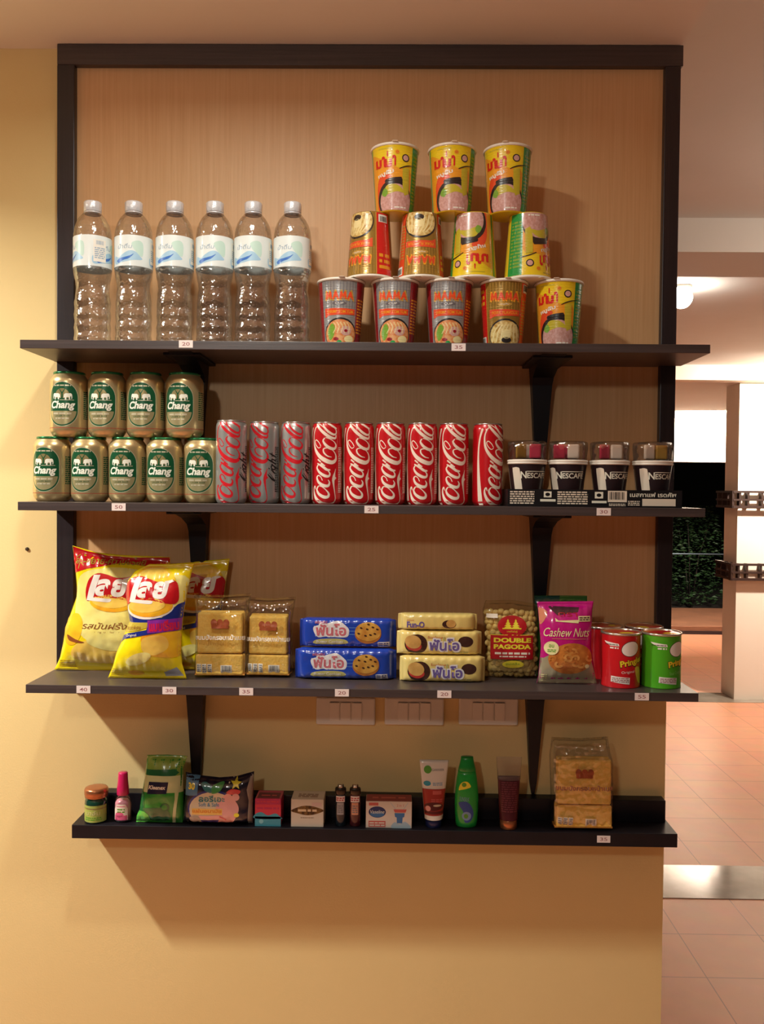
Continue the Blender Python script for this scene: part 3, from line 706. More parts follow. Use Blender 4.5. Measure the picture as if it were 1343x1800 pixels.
place(kr, u, (.2290, -.10, Z2), 'red cola can turned so a white ribbon shows on its left, beside the coffee tray', .62, 0, 'red cola cans')

# coffee cups in a tray
coffee = mat('coffee_cup', '2A1A1C', .3, coat=.3); cstripe = mat('coffee_stripe', 'E8D9C4', .4); trayb = mat('tray_black', '161214', .35, coat=.3)
dome = film('dome_plastic', (1, 1, 1), gloss=.16, rough=.08, bump=1., scale=110, detail=0, dist=.0012)
def make_coffee(sc):
    t = empty('coffee_cup', 'x', 'coffee cup')
    P_ = [(.0240, 0), (.0245, .001), (.0325, .0655), (.0325, .066)]
    b = MB(); b.lathe(refine(P_, .012), coffee, 40)
    a = Art(1, 0, 0)
    a.poly([(-34, -54), (-31, -60), (-22, -60), (-19, -52), (-15, -2), (-29, -2)], cstripe, 1, 3)
    a.text('N', -13, -47.5, 10, 12, cwhite, 2, bold=.02); a.text('ESCAFE', 12, -46.5, 38, 9, cwhite, 2, bold=.02); a.rect(-8, -54, 31, -52.9, cwhite, 2)
    a.poly([(-58, -60), (-50, -60), (-46, -2), (-58, -2)], cstripe, 1)
    b.art(a, cylmap(P_, .030, .066), 3, 12); b.build('cup_body', t)
    MB().lathe([(.0325, .066), (.0342, .0665), (.0345, .0685), (.0330, .0695), (.0345, .0705), (.0345, .0735), (.0325, .074)], rimm, 40, cap=False).build('rolled_rim', t)
    MB().lathe([(.0325, .074), (.0325, .080), (.0335, .094), (.0330, .104), (.0300, .106), (0, .1065)], dome, 40, cap=False, dfn=lambda a_, z: .0006*math.sin(a_*9)*(z > .08)).build('clear_dome_lid', t)
    for k, (m, x, r, y) in enumerate(sc):
        mm = Matrix.Translation((x, y, .088)) @ Matrix.Rotation(r, 4, 'Z')
        MB().box(-.010, .010, -.003, .003, -.012, .013, m, .0025, mtx=mm).build('sachet', t)
    return t
sr = mat('sachet_red', 'C03048', .3, coat=.3); sg = mat('sachet_gold', 'B98A34', .3, .3, coat=.3); sw = mat('sachet_white', 'E6CDB8', .35, coat=.3)
sets = (((sg, -.014, .3, -.012), (sr, .010, -.2, -.016), (sw, .0, .1, .006)), ((sr, -.014, .2, -.014), (sw, .010, .1, -.014), (sr, .004, .3, .008)), ((sr, -.014, .3, -.012), (sw, .006, -.1, -.016), (sg, .014, .4, .004)), ((sw, -.012, .2, -.014), (sg, .010, -.2, -.014), (sg, .0, .2, .006)))
for x, sc, r, l in zip((.2960, .3665, .4390, .5130), sets, (.1, -.25, .12, .12), ('dark coffee cup beside the last cola can', 'dark coffee cup whose final letter is fully visible, second in the tray', 'dark coffee cup with red sachets, third in the tray from the cans', 'dark coffee cup with gold sachets in its dome, at the right end of the tray')):
    o = make_coffee(sc); o.location = (x, -.115, Z2+.0065); o.rotation_euler = (0, 0, r); tag(o, l, 'coffee cup', 'coffee cups in the black tray')
t = empty('display_tray', 'black cardboard tray with white print holding the coffee cups', 'tray', (.4045, -.092, Z2))
b = MB(); b.box(-.147, .147, -.066, -.0645, 0, .0295, trayb); b.box(-.147, .147, .0645, .066, 0, .0295, trayb); b.box(-.147, -.1455, -.0645, .0645, 0, .0295, trayb); b.box(.1455, .147, -.0645, .0645, 0, .0295, trayb); b.box(-.1455, .1455, -.0645, .0645, 0, .002, trayb)
a = Art(1, 0, 0)
a.scribble(-143, -27, -102, -4, cstripe, 1, 6); a.rect(-86, -26, -73, -16, cwhite, 1); a.ell(-79.5, -21, 4, 3, trayb, 2); a.rect(-92, -13, -66, -9, cwhite, 1)
a.scribble(-63, -27, -12, -4, cstripe, 1, 6); a.rect(0, -26, 14, -15, cwhite, 1); a.ell(7, -20.5, 4, 3, trayb, 2); a.rect(-5, -11, 20, -7, cwhite, 1)
a.barcode(22, -28, 54, -9, cstripe, trayb, 1); a.scribble(24, -7, 52, -2, cstripe, 1, 2)
a.text('เนสกาแฟ เรดคัพ', 98, -22, 78, 8, cwhite, 1, bold=.02); a.rect(80, -15, 136, -3, cstripe, 1); a.scribble(56, -12, 76, -3, cstripe, 1, 3)
b.art(a, flat(-.066), 0, 0); b.build('tray_wall', t)
MB().box(-.1455, .1455, -.0645, .0645, .002, .0035, mat('tray_red', 'A0241E', .35)).build('tray_insert', t)

# ================================================================== THIRD SHELF: bags, biscuits, crisps
def interp(tab, t):
    if t <= tab[0][0]: return tab[0][1]
    for (a, b), (c, d) in zip(tab, tab[1:]):
        if t <= c: return b+(d-b)*(t-a)/(c-a) if c > a else d
    return tab[-1][1]
class Bag:
    """pillow pouch with flat crimped seals; outline tables give the left and right edge (mm) against height fraction"""
    def __init__(s, left, right, top, T, seal=.05, px=2.2, pz=1.3, crin=1.2, seed=0, hseal=0., back=.45, pe=.55, pq=.6):
        s.l = left; s.r = right; s.top = top; s.T = T; s.seal = seal; s.px = px; s.pz = pz; s.cr = crin; s.seed = seed; s.hs = hseal; s.back = back; s.pe = pe; s.pq = pq; s.fine = 0.
    def ht(s, a): return interp(s.top, a)
    def thick(s, a, v):
        vb = max(0, min(1, (v-s.seal)/(1-2*s.seal))); ab = min(1, abs(a)/(1-s.hs))
        k = max(0, 1-ab**s.px)**s.pe * max(0, 1-abs(2*vb-1)**(s.pz*2))**s.pq
        return k*s.T
    def pt(s, a, v, front=True, e=0.):
        x = (interp(s.l, v)*(1-a)+interp(s.r, v)*(1+a))/2; z = v*s.ht(a)
        k = s.thick(a, v)
        n = noise.noise(Vector((x*.035+s.seed, z*.035, s.seed)))*1.0+.6*noise.noise(Vector((x*.09, z*.07+s.seed, 3)))
        edge = max(0, abs(2*v-1)-.55)*2.2
        folds = edge*1.1*math.sin(x*.42+1.5*noise.noise(Vector((x*.05, s.seed, z*.02))))
        d = s.cr*(n*min(1, k/s.T*3)+folds*min(1, k/s.T*4+.15))
        if s.fine: d += s.fine*(noise.noise(Vector((x*.16, z*.13+s.seed, 9)))+.8*abs(noise.noise(Vector((x*.07+9, z*.1, s.seed)))))
        y = -(k+d)-.25 if front else k*s.back+.25-d*.3
        return (x/1000, (y-e*1000)/1000 if front else y/1000, z/1000)
    def mesh(s, m, mb, nu=40, nv=48, mback=None):
        V = []; F = []
        for fr in (1, 0):
            for j in range(nv+1):
                for i in range(nu+1): V.append(s.pt(-1+2*i/nu, j/nv, fr))
        N = (nu+1)*(nv+1); idx = lambda i, j, f: f*N+j*(nu+1)+i
        for j in range(nv):
            for i in range(nu): F.append((idx(i, j, 0), idx(i+1, j, 0), idx(i+1, j+1, 0), idx(i, j+1, 0)))
        FB = [(idx(i, j, 1), idx(i, j+1, 1), idx(i+1, j+1, 1), idx(i+1, j, 1)) for j in range(nv) for i in range(nu)]
        FS = [(idx(i, 0, 0), idx(i, 0, 1), idx(i+1, 0, 1), idx(i+1, 0, 0)) for i in range(nu)]+[(idx(i, nv, 0), idx(i+1, nv, 0), idx(i+1, nv, 1), idx(i, nv, 1)) for i in range(nu)]
        FS += [(idx(0, j, 0), idx(0, j+1, 0), idx(0, j+1, 1), idx(0, j, 1)) for j in range(nv)]+[(idx(nu, j, 0), idx(nu, j, 1), idx(nu, j+1, 1), idx(nu, j+1, 0)) for j in range(nv)]
        o = len(mb.v); mb.v += V; k = mb.mi(m)
        for f in F+FB+FS: mb.f.append(tuple(i+o for i in f)); mb.fm.append(k); mb.sm.append(True)
        return mb
    def fn(s, u, v, e):
        # invert height: top edge depends on a
        h = s.ht(0); a = 0
        for _ in range(4):
            t = min(max(v/h, .002), .998); l = interp(s.l, t); r = interp(s.r, t); a = max(-.995, min(.995, (2*u-l-r)/(r-l))); h = s.ht(a)
        t = min(max(v/h, .002), .998)
        return s.pt(a, t, True, e)
def foil(name, c, c2=None, amt=.3, sc=20): return mat(name, c, .22, .0, coat=.8, bump=.25, bump_scale=70, col2=c2, noise_amt=amt, noise_scale=sc, spec=.6)
ly = foil('crisp_yellow', 'F8E210', 'F4D010', .25, 18); lpale = foil('crisp_pale', 'EFE394', 'F2DE70', .3, 25); lor = foil('crisp_orange', 'F09A24', 'F4CC2A', .16, 14); lchip = foil('crisp_chip', 'F2CF62', 'F0BC48', .25, 30)
lred = foil('crisp_red', 'C2161E'); lblue = foil('crisp_blue', '1F2C7C'); lwhite = foil('crisp_white', 'EFE6DC'); lmag = foil('crisp_magenta', 'D21E4E'); lbr = foil('crisp_brown_ink', '8A4A24'); lkh = foil('crisp_khaki', 'B8A03A'); lpur = foil('crisp_violet', '8A2A9A'); lgw = foil('crisp_grey', 'A9A8B0')

def lay_word(a, k=1, ox=0, oy=0, L=6):
    q = lambda p: [(ox+x*k, oy+y*k) for x, y in p]
    a.poly(q([(340, 262), (408, 262), (352, 470), (345, 498), (528, 508), (545, 518), (530, 540), (500, 545), (268, 528), (290, 430)]), lwhite, L)
    for (t, cx, cy, w_, h_) in (('ล', 445, 392, 150, 176), ('ย', 618, 396, 150, 186)):
        a.text(t, ox+cx*k, oy+cy*k, w_*k, h_*k, lwhite, L, shear=.18, bold=.05)
    a.poly(q([(655, 300), (735, 285), (760, 300), (700, 325)]), lwhite, L)
def art_lays_blue():
    sc = 1.003/6.246; a = Art(sc, (266-195)*6.246, (1190-970)*6.246)
    a.poly([(-60, 640), (0, 400), (480, 300), (860, 240), (930, 500), (900, 700), (500, 760), (240, 760)], lpale, 1, 4)
    a.poly([(330, 250), (420, 160), (620, 150), (740, 230), (760, 330), (500, 300)], lor, 2, 5); a.poly([(360, 240), (440, 175), (600, 165), (700, 240), (500, 280)], lchip, 3, 5)
    a.poly([(205, 500), (230, 640), (262, 750), (500, 752), (845, 704), (875, 520), (800, 548), (640, 690), (450, 700), (300, 660)], lblue, 2)
    a.ell(500, 590, 262, 118, lwhite, 3, -.08); a.ell(505, 575, 250, 108, lor, 4, -.06); a.ell(470, 560, 205, 78, lchip, 5, -.06)
    a.poly([(215, 500), (212, 380), (245, 300), (310, 262), (400, 250), (500, 282), (610, 312), (700, 302), (745, 285), (790, 320), (808, 400), (806, 500), (760, 545), (640, 530), (540, 512), (400, 512), (300, 522), (240, 560)], lred, 5, 3)
    lay_word(a)
    a.poly([(245, 752), (500, 742), (480, 800), (400, 828), (225, 862)], lkh, 3); a.text('ขนาดพิเศษ', 330, 805, 170, 40, lbr, 4, rot=.08)
    a.poly([(150, 985), (180, 905), (260, 868), (480, 822), (500, 752), (845, 702), (850, 832), (700, 842), (500, 872), (300, 912), (210, 935)], lblue, 4)
    a.text('Original', 300, 890, 130, 34, lwhite, 5, rot=.12)
    a.poly([(492, 718), (842, 698), (840, 830), (492, 858)], lpur, 5)
    a.text('แบบเรียบ', 660, 775, 300, 118, lmag, 6, rot=.05, bold=.05)
    a.poly([(420, 900), (600, 850), (800, 850), (830, 1000), (800, 1120), (620, 1120), (480, 1080)], lor, 2, 5); a.poly([(430, 930), (560, 880), (680, 900), (700, 1020), (560, 1100), (440, 1060)], lchip, 3, 5)
    a.ell(380, 1145, 150, 62, lpale, 4, -.35); a.ell(330, 1310, 90, 30, lor, 2)
    for k in range(5): a.rect(40+k*4, 1265+k*22, 190, 1269+k*22, lkh, 3)
    a.poly([(640, 1300), (780, 1240), (850, 1340), (650, 1345)], lgw, 2)
    return a
def art_lays_big():
    sc = 1.025/6.665; a = Art(sc, (204-100)*6.665, (1182-950)*6.665)
    a.poly([(150, 60), (330, 120), (600, 180), (900, 200), (1400, 190), (1400, 330), (1100, 300), (800, 258), (560, 300), (380, 330), (190, 392)], lred, 2)
    a.text('สะ-ขยาย-ความอร่อย', 650, 235, 830, 90, lkh, 3, rot=-.02, bold=.02); a.stroke([(240, 200, 8), (300, 150, 10), (330, 180, 8)], lkh, 3); a.stroke([(270, 330, 8), (290, 260, 10), (340, 290, 8)], lkh, 3)
    a.poly([(300, 420), (600, 320), (950, 330), (1250, 420), (1300, 700), (1250, 1000), (1100, 1180), (600, 1220), (330, 1100), (250, 800)], lpale, 1, 5)
    a.ell(700, 720, 260, 108, lor, 3, .06); a.ell(690, 705, 225, 78, lchip, 4, .06)
    a.poly([(395, 690), (388, 560), (430, 440), (520, 380), (640, 395), (760, 430), (900, 420), (980, 400), (1010, 500), (1010, 650), (930, 700), (760, 670), (560, 665), (440, 700)], lred, 4, 3)
    lay_word(a, 1.12, 100, 105, 5)
    a.text('รสมันฝรั่ง', 630, 990, 530, 84, lbr, 3, shear=.45); a.text('Original Flavour', 660, 1070, 300, 28, lbr, 3)
    a.poly([(110, 1000), (190, 880), (300, 860), (360, 960), (330, 1120), (240, 1230), (130, 1200)], lor, 2, 5); a.poly([(150, 1110), (260, 1160), (380, 1195), (300, 1205), (180, 1180)], lbr, 3, 3)
    a.poly([(330, 1190), (700, 1160), (1100, 1200), (1150, 1330), (900, 1440), (400, 1440), (200, 1350)], lchip, 2, 5); a.poly([(480, 1060), (800, 1040), (1080, 1080), (1050, 1240), (700, 1290), (420, 1200)], lpale, 3, 5)
    for k in range(4): a.rect(40, 1425+k*24, 240, 1430+k*24, lbr, 3)
    return a
def tabpx(pts, c, y0, y1, sc): return sorted([((y0-y)/(y0-y1), (x-c)*sc) for x, y in pts])
def pouch(name_t, label, cat, bag, base, art, loc, rz=0., lean=0., group=None, sealmat=None, part='bag_body'):
    t = empty(name_t, label, cat, loc, rz, group, -lean)
    m = MB(); bag.mesh(base, m)
    if art: m.art(art, bag.fn, 4, 4, .00025)
    m.build(part, t); return t
gb = 'crisp bags on the third shelf'
L_ = tabpx([(126, 961), (131, 1000), (135, 1040), (134, 1052), (122.5, 1085), (115, 1107), (110.5, 1137), (106, 1160), (96, 1182)], 204, 1182, 961, 1.025)
R_ = tabpx([(302, 961), (300, 1030), (302, 1090), (308, 1140), (314, 1182)], 204, 1182, 961, 1.025)
lb = Bag(L_, R_, [(-1, 228), (-.5, 216), (0, 212), (1, 209)], 30, seal=.045, crin=1.6, seed=2)
t = pouch('crisp_bag', 'large yellow crisp bag with a red top band, leftmost on the third shelf', 'crisp bag', lb, ly, art_lays_big(), (-.444, -.052, Z3+.001), .0, .03, gb)
L_ = tabpx([(268, 990), (243, 1002), (229, 1020), (228, 1045), (232, 1075), (235, 1090), (228, 1105), (221, 1124), (211, 1146), (205, 1170), (197, 1190)], 266, 1190, 990, 1.0)
R_ = tabpx([(347, 990), (343, 1005), (336, 1039), (333, 1057), (329, 1082), (327, 1114), (326, 1146), (328, 1165), (336, 1189)], 266, 1190, 990, 1.0)
lf = Bag(L_, R_, [(-1, 201), (0, 202), (1, 204)], 28, seal=.045, crin=1.4, seed=5)
pouch('crisp_bag', 'yellow crisp bag with a blue and violet band standing in front of two others', 'crisp bag', lf, ly, art_lays_blue(), (-.3665, -.114, Z3+.001), .0, .03, gb)
lk = Bag([(0, -56), (.2, -50), (.5, -46), (.8, -46), (1, -52)], [(0, 52), (.2, 50), (.5, 50), (.8, 58), (1, 64)], [(-1, 194), (0, 200), (1, 206)], 20, seal=.045, crin=1.2, seed=9)
pouch('crisp_bag', 'yellow crisp bag half hidden behind the front one, its corner beside the bracket', 'crisp bag', lk, ly, art_lays_blue(), (-.3020, -.034, Z3+.001), .0, .03, gb)

# toast in clear bags
bagfilm = film('clear_bag', (1, 1, 1), gloss=.15, rough=.05, bump=1., scale=90, detail=0, dist=.0004, fres=.3)
bread = mat('toast_golden', 'FFD66E', .7, col2='FBC24E', noise_amt=.2, noise_scale=90, bump=.5, bump_scale=220); breadp = mat('toast_crust', 'E2A04A', .75, col2='D08A3A', noise_amt=.2, noise_scale=90)
prb = mat('film_print_brown', '9A4A28', .4); prw = mat('film_print_white', 'F1E6D2', .4); prg = mat('film_print_grey', '7C7C80', .4)
def toast_bag(label, loc, rz, W, H, ink, seed, left=None, right=None, lean=.06, topext=.2):
    t = empty('toast_bag', label, 'bag of toast', loc, rz, 'clear bags of golden toast', -lean)
    rnd = random.Random(seed); w2 = W/2-4
    hc = H*(1-topext)
    # slices of toast: an upper block and two short stacks below
    m = MB()
    for k in range(3):
        y0 = -.017+k*.009; dx = rnd.uniform(-1.5, 1.5)/1000
        m.box(-w2/1000+.004+dx, w2/1000-.004+dx, y0, y0+.0085, hc*.36/1000, hc/1000-rnd.uniform(0, 5)/1000, bread, .003)
    m.build('toast_slices', t)
    m = MB()
    for k in range(3):
        y0 = -.0175+k*.009; dx = rnd.uniform(-1, 1)/1000
        m.box(-w2/1000+.002+dx, w2/1000-.002+dx, y0, y0+.0085, .004, hc*.345/1000, bread, .003)
    m.box(-w2/1000, w2/1000, -.016, .010, .0035, .006, breadp); m.build('toast_slices', t)
    bg = Bag(left or [(0, -W/2), (.3, -W/2+1), (.7, -W/2+2), (1, -W/2-3)], right or [(0, W/2), (.3, W/2), (.7, W/2-2), (1, W/2+4)], [(-1, H), (0, H-2), (1, H+2)], 22, seal=.02, px=8, pz=4, crin=1.1, seed=seed, back=.75, pe=.4, pq=.4); bg.fine = 2.2 if W > 100 else 1.2
    m = MB(); bg.mesh(bagfilm, m, 46, 54)
    a = Art(1, 0, 0)
    ex, ey = 0, -hc*.80
    for dx in (-11, 0, 11): a.ell(ex+dx, ey-3, 5.5, 6.5, ink[0], 1)
    a.rect(ex-15, ey, ex+15, ey+7, ink[0], 1)
    a.text('ขนมปังกรอบหน้าเนย', 0, -hc*.61, W*.92, 10, ink[1], 2, bold=.03)
    for k in range(3): a.rect(-W*.42+k*9.5, -24, -W*.42+8+k*9.5, -8, prw, 2); a.scribble(-W*.42+k*9.5+1, -23, -W*.42+7+k*9.5, -9, prg, 3, 4)
    a.barcode(W*.02, -22, W*.02+20, -8, prw, prg, 2)
    m.art(a, bg.fn, 4, 4, .0003); m.build('clear_bag', t)
    return t
toast_bag('clear bag of golden toast next to the crisp bags, with a wide white glare', (-.2410, -.086, Z3+.001), .03, 96, 146, (prb, prw), 3)
toast_bag('clear bag of golden toast beside the blue biscuit packs', (-.1560, -.078, Z3+.001), -.03, 84, 140, (prb, prw), 8)

# biscuit flow packs
def flow_pack(label, loc, W, H, T, base, art, group, rz=0., seed=1, fin=.05, lean=0.):
    t = empty('biscuit_pack', label, 'biscuit pack', loc, rz, group, -lean)
    bg = Bag([(0, -W/2), (.5, -W/2-.5), (1, -W/2)], [(0, W/2), (.5, W/2+.5), (1, W/2)], [(-1, H*.93), (-.85, H), (0, H), (.85, H), (1, H*.93)], T, seal=0, px=9, pz=3.4, crin=.9, seed=seed, hseal=fin, back=.9, pe=.45, pq=.4)
    m = MB(); bg.mesh(base, m, 60, 26); m.art(art, bg.fn, 4, 4, .0002); m.build('wrapper', t); return t
fb = foil('biscuit_blue', '1F3C9E', '2546AE', .3, 12); fbd = foil('biscuit_blue_dark', '16286E'); fpk = foil('biscuit_pink', 'C66A72'); fw_ = foil('biscuit_white', 'E4DCDC'); fcy = foil('biscuit_pale_blue', '6FA0DC'); fol = foil('biscuit_olive', 'B8AE6A')
ck = foil('cookie_print', 'D8A24A', 'B97830', .15, 60); ckd = foil('cookie_chip', '4A2C1C'); cke = foil('cookie_edge', 'B06A2C')
def word_funo(a, cx, cy, w_, h_, outl, ink, L):
    a.text('ฟันโอ', cx, cy, w_*1.12, h_*1.25, outl, L, bold=.10); a.text('ฟันโอ', cx, cy, w_, h_, ink, L+1, bold=.03)
def art_blue():
    a = Art(1/6.99, 660, 820)   # traced bottom pack: zoomed px
    a.poly([(235, 570), (300, 540), (400, 520), (480, 495), (560, 490), (640, 545), (680, 600), (660, 680), (560, 690), (400, 680), (300, 690), (250, 640)], fw_, 1, 4)
    word_funo(a, 455, 595, 380, 150, fw_, fpk, 2)
    a.text('อร่อยชิป', 330, 500, 150, 40, fpk, 3, bold=.02)
    a.poly([(245, 735), (330, 712), (520, 705), (640, 722), (640, 770), (270, 775)], fol, 1, 3); a.text('Butter Cookies', 440, 742, 330, 34, fw_, 2)
    for k in range(3): a.rect(680, 565+k*42, 780, 570+k*42, fcy, 1)
    a.ell(915, 640, 165, 125, cke, 2); a.ell(915, 615, 162, 118, ck, 3)
    for x, y in ((830, 570), (905, 585), (1030, 585), (1000, 640), (885, 665), (800, 640), (945, 655), (920, 525), (975, 560)): a.ell(x, y, 18, 11, ckd, 4, .3)
    a.poly([(1035, 745), (1180, 738), (1190, 800), (1040, 808)], fw_, 2); a.scribble(1045, 750, 1180, 798, fbd, 3, 2)
    return a
flow_pack('blue chocolate chip biscuit pack, lower of the two stacked', (-.0180, -.086, Z3), 180, 55, 19, fb, art_blue(), 'blue biscuit packs', 0, 4)
flow_pack('blue chocolate chip biscuit pack, upper of the two stacked', (-.0150, -.078, Z3+.0555), 172, 52, 17, fb, art_blue(), 'blue biscuit packs', 0, 7)
fy = foil('biscuit_cream', 'EBD284', 'E3C46C', .3, 12); fpu = foil('biscuit_purple', '6E5A96'); fch = foil('biscuit_chocolate', '4A2A20', '3A2018', .3, 60); ctn = foil('sandwich_biscuit', 'D9A860', 'C8924A', .2, 60); frd = foil('biscuit_red', 'C23A34')
def art_cream(small=False):
    a = Art(1/3.6, 340, 600)
    if small:
        a.text('Fun-O', 198, 564, 112, 40, fpu, 2, bold=.04); a.text('อร่อย', 165, 535, 44, 12, frd, 2); a.ell(410, 560, 44, 27, fch, 1); a.ell(422, 556, 30, 25, ctn, 2); return a
    a.ell(200, 530, 62, 62, fch, 1); a.ell(180, 530, 62, 60, fch, 1, .2); a.ell(172, 516, 52, 42, ctn, 2, .25); a.ell(176, 540, 50, 34, frd, 1.5, .2)
    word_funo(a, 370, 532, 190, 76, fw_, fpu, 3); a.text('ช็อกโกแลต', 320, 486, 110, 16, frd, 2); a.ell(505, 512, 48, 34, fch, 1); a.ell(495, 505, 30, 18, fch, 2)
    a.poly([(360, 485), (372, 480), (375, 510), (362, 510)], fol, 3)
    a.scribble(420, 572, 520, 590, fol, 1, 1)
    return a
flow_pack('cream biscuit pack with purple lettering, bottom of the three stacked', (.1535, -.098, Z3), 150, 46, 17, fy, art_cream(), 'cream biscuit packs', 0, 12)
flow_pack('cream biscuit pack with purple lettering, middle of the three stacked', (.1480, -.090, Z3+.0465), 150, 43, 17, fy, art_cream(), 'cream biscuit packs', 0, 14)
flow_pack('cream biscuit pack lying on top of the three stacked', (.1450, -.085, Z3+.090), 140, 29, 20, fy, art_cream(True), 'cream biscuit packs', 0, 16, fin=.07)

# peanut bag
pfilm = film('peanut_bag_film', (1, .99, .9), gloss=.09, rough=.08, bump=1., scale=50, detail=1, dist=.002, fres=.3)
nut = mat('peanut', 'F0D690', .6, col2='DDB86C', noise_amt=.25, noise_scale=120, bump=.3, bump_scale=300)
prr = mat('print_deep_red', 'B81C22', .35, coat=.3); pry = mat('print_yellow', 'F0DC3C', .35, coat=.3); prgr = mat('print_green', '5C9A2E', .35)
t = empty('peanut_bag', 'clear bag of pale peanuts with a red label and yellow words', 'bag of peanuts', (.2770, -.066, Z3+.001), 0, None, -.05)
pb = Bag([(0, -48), (.12, -46), (.4, -44), (.7, -48), (.88, -50), (1, -44)], [(0, 50), (.4, 49), (.8, 50), (1, 52)], [(-1, 138), (0, 139), (1, 132)], 24, seal=.03, px=5, pz=1.7, crin=1.0, seed=21, back=.7)
rnd = random.Random(4); m = MB()
for j in range(13):
    for i in range(10):
        a_ = -.88+1.76*(i+.5*(j % 2))/9.6+rnd.uniform(-.04, .04); v = .05+.80*j/12+rnd.uniform(-.015, .015)
        if abs(a_) > .93: continue
        p = Vector(pb.pt(a_, v, True)); p.y += .0085+rnd.uniform(0, .003)
        m.ellipsoid(p, (.0068, .0058, .0056), nut, 8, 6, Matrix.Rotation(rnd.uniform(0, 3), 3, 'Y'))
m.box(-.040, .041, -.012, .008, .012, .108, nut, .006)
o = m.build('peanuts', t); o['kind'] = 'stuff'
m = MB(); pb.mesh(pfilm, m, 40, 44)
a = Art(1/6.1, 420, 900)
a.ell(425, 325, 158, 115, prr, 2)
for cx, s_ in ((380, 1), (465, 1)):
    for k in range(4): w_ = 14+k*14; a.poly([(cx-w_*s_, 275+k*26), (cx, 248+k*22), (cx+w_*s_, 275+k*26)], pry, 3+.2*k)
    a.rect(cx-60, 345, cx+60, 358, pry, 3)
a.text('เจดีย์คู่', 425, 385, 110, 26, pry, 3)
a.rect(195, 425, 655, 685, prr, 2); a.rect(195, 418, 655, 424, pry, 2)
a.text('DOUBLE', 430, 478, 405, 52, pry, 3, bold=.05); a.text('PAGODA', 430, 548, 405, 52, pry, 3, bold=.05)
a.scribble(240, 600, 620, 640, prw, 3, 1); a.scribble(290, 642, 580, 668, prw, 3, 1); a.rect(150, 195, 270, 240, prw, 2)
a.ell(440, 742, 118, 42, pry, 2); a.text('อบเกลือ', 435, 735, 150, 26, prgr, 3)
m.art(a, pb.fn, 4, 4, .0003); m.build('clear_bag', t)

# cashew bags
ms = foil('nut_magenta', 'C8187E', 'B81272', .3, 12); msal = foil('nut_salmon', 'D88868'); mnut = foil('nut_cashew', 'D98A3C', 'B8622A', .2, 70); mnut2 = foil('nut_cashew_light', 'EBAA5C', 'D08A3E', .2, 60); mgl = foil('nut_silver', 'B7A98C', '9A8C6C', .2, 30); mst = foil('nut_cream', 'F0E4A8'); mgr = foil('nut_green', '3F7A2A', '2E6A34', .3, 10); mdk = foil('nut_dark', '4A2A30'); mteal = foil('nut_teal', '1F5248')
gbag = Bag([(0, -48), (.5, -46), (1, -50)], [(0, 48), (.5, 46), (1, 46)], [(-1, 146), (0, 147), (1, 147)], 14, seal=.06, seed=31)
a = Art(1, 0, 0); a.rect(-60, -150, -4, -100, mteal, 1); a.text('Cashew', 6, -70, 60, 14, mst, 1, bold=.02)
pouch('nut_bag', 'green nut bag mostly hidden behind the magenta one', 'nut bag', gbag, mgr, a, (.3720, -.052, Z3+.001), 0, .02, 'nut bags')
cb = Bag([(0, -52), (.1, -49), (.45, -45), (.9, -50), (1, -52)], [(0, 53), (.1, 50), (.45, 43), (.9, 45), (1, 47)], [(-1, 142), (0, 143), (1, 144)], 20, seal=.05, crin=1.0, seed=33)
a = Art(1/6.1, 975, 965)
a.poly([(640, 690), (720, 690), (800, 640), (1200, 640), (1320, 990), (640, 990)], mgl, 1)
a.poly([(645, 160), (760, 200), (700, 330), (670, 300)], msal, 2, 3); a.poly([(760, 140), (1100, 150), (1080, 200), (860, 235)], mdk, 2)
a.text('ตรา', 970, 225, 200, 40, prr, 3); a.poly([(835, 262), (870, 290), (1090, 280), (1080, 315), (860, 300), (840, 300)], mst, 3); a.rect(1080, 240, 1215, 298, mst, 4); a.scribble(1090, 248, 1205, 290, mdk, 5, 2)
a.text('Cashew Nuts', 960, 412, 480, 92, mst, 3, shear=.25, bold=.0); a.rect(800, 478, 1160, 484, msal, 3)
a.ell(1000, 690, 235, 165, mnut, 3, -.1)
rnd = random.Random(9)
for k in range(26):
    an = rnd.uniform(0, 2*PI); rr = math.sqrt(rnd.random()); cx = 1000+200*rr*math.cos(an); cy_ = 690+125*rr*math.sin(an); r0 = rnd.uniform(0, 360)
    a.ring(cx, cy_, 34, 26, 24, mnut2 if k % 2 else mnut, 4+.12*k, r0, r0+190, 10)
a.ell(795, 580, 74, 72, mst, 8); a.text('อบ', 795, 558, 50, 34, prgr, 9, bold=.02); a.scribble(755, 590, 840, 625, prgr, 9, 2)
a.ell(1175, 770, 24, 22, mst, 8); a.scribble(700, 860, 760, 940, mst, 3, 4)
pouch('nut_bag', 'magenta nut bag with a picture of roasted cashews', 'nut bag', cb, ms, a, (.3705, -.112, Z3+.001), 0, .06, 'nut bags')

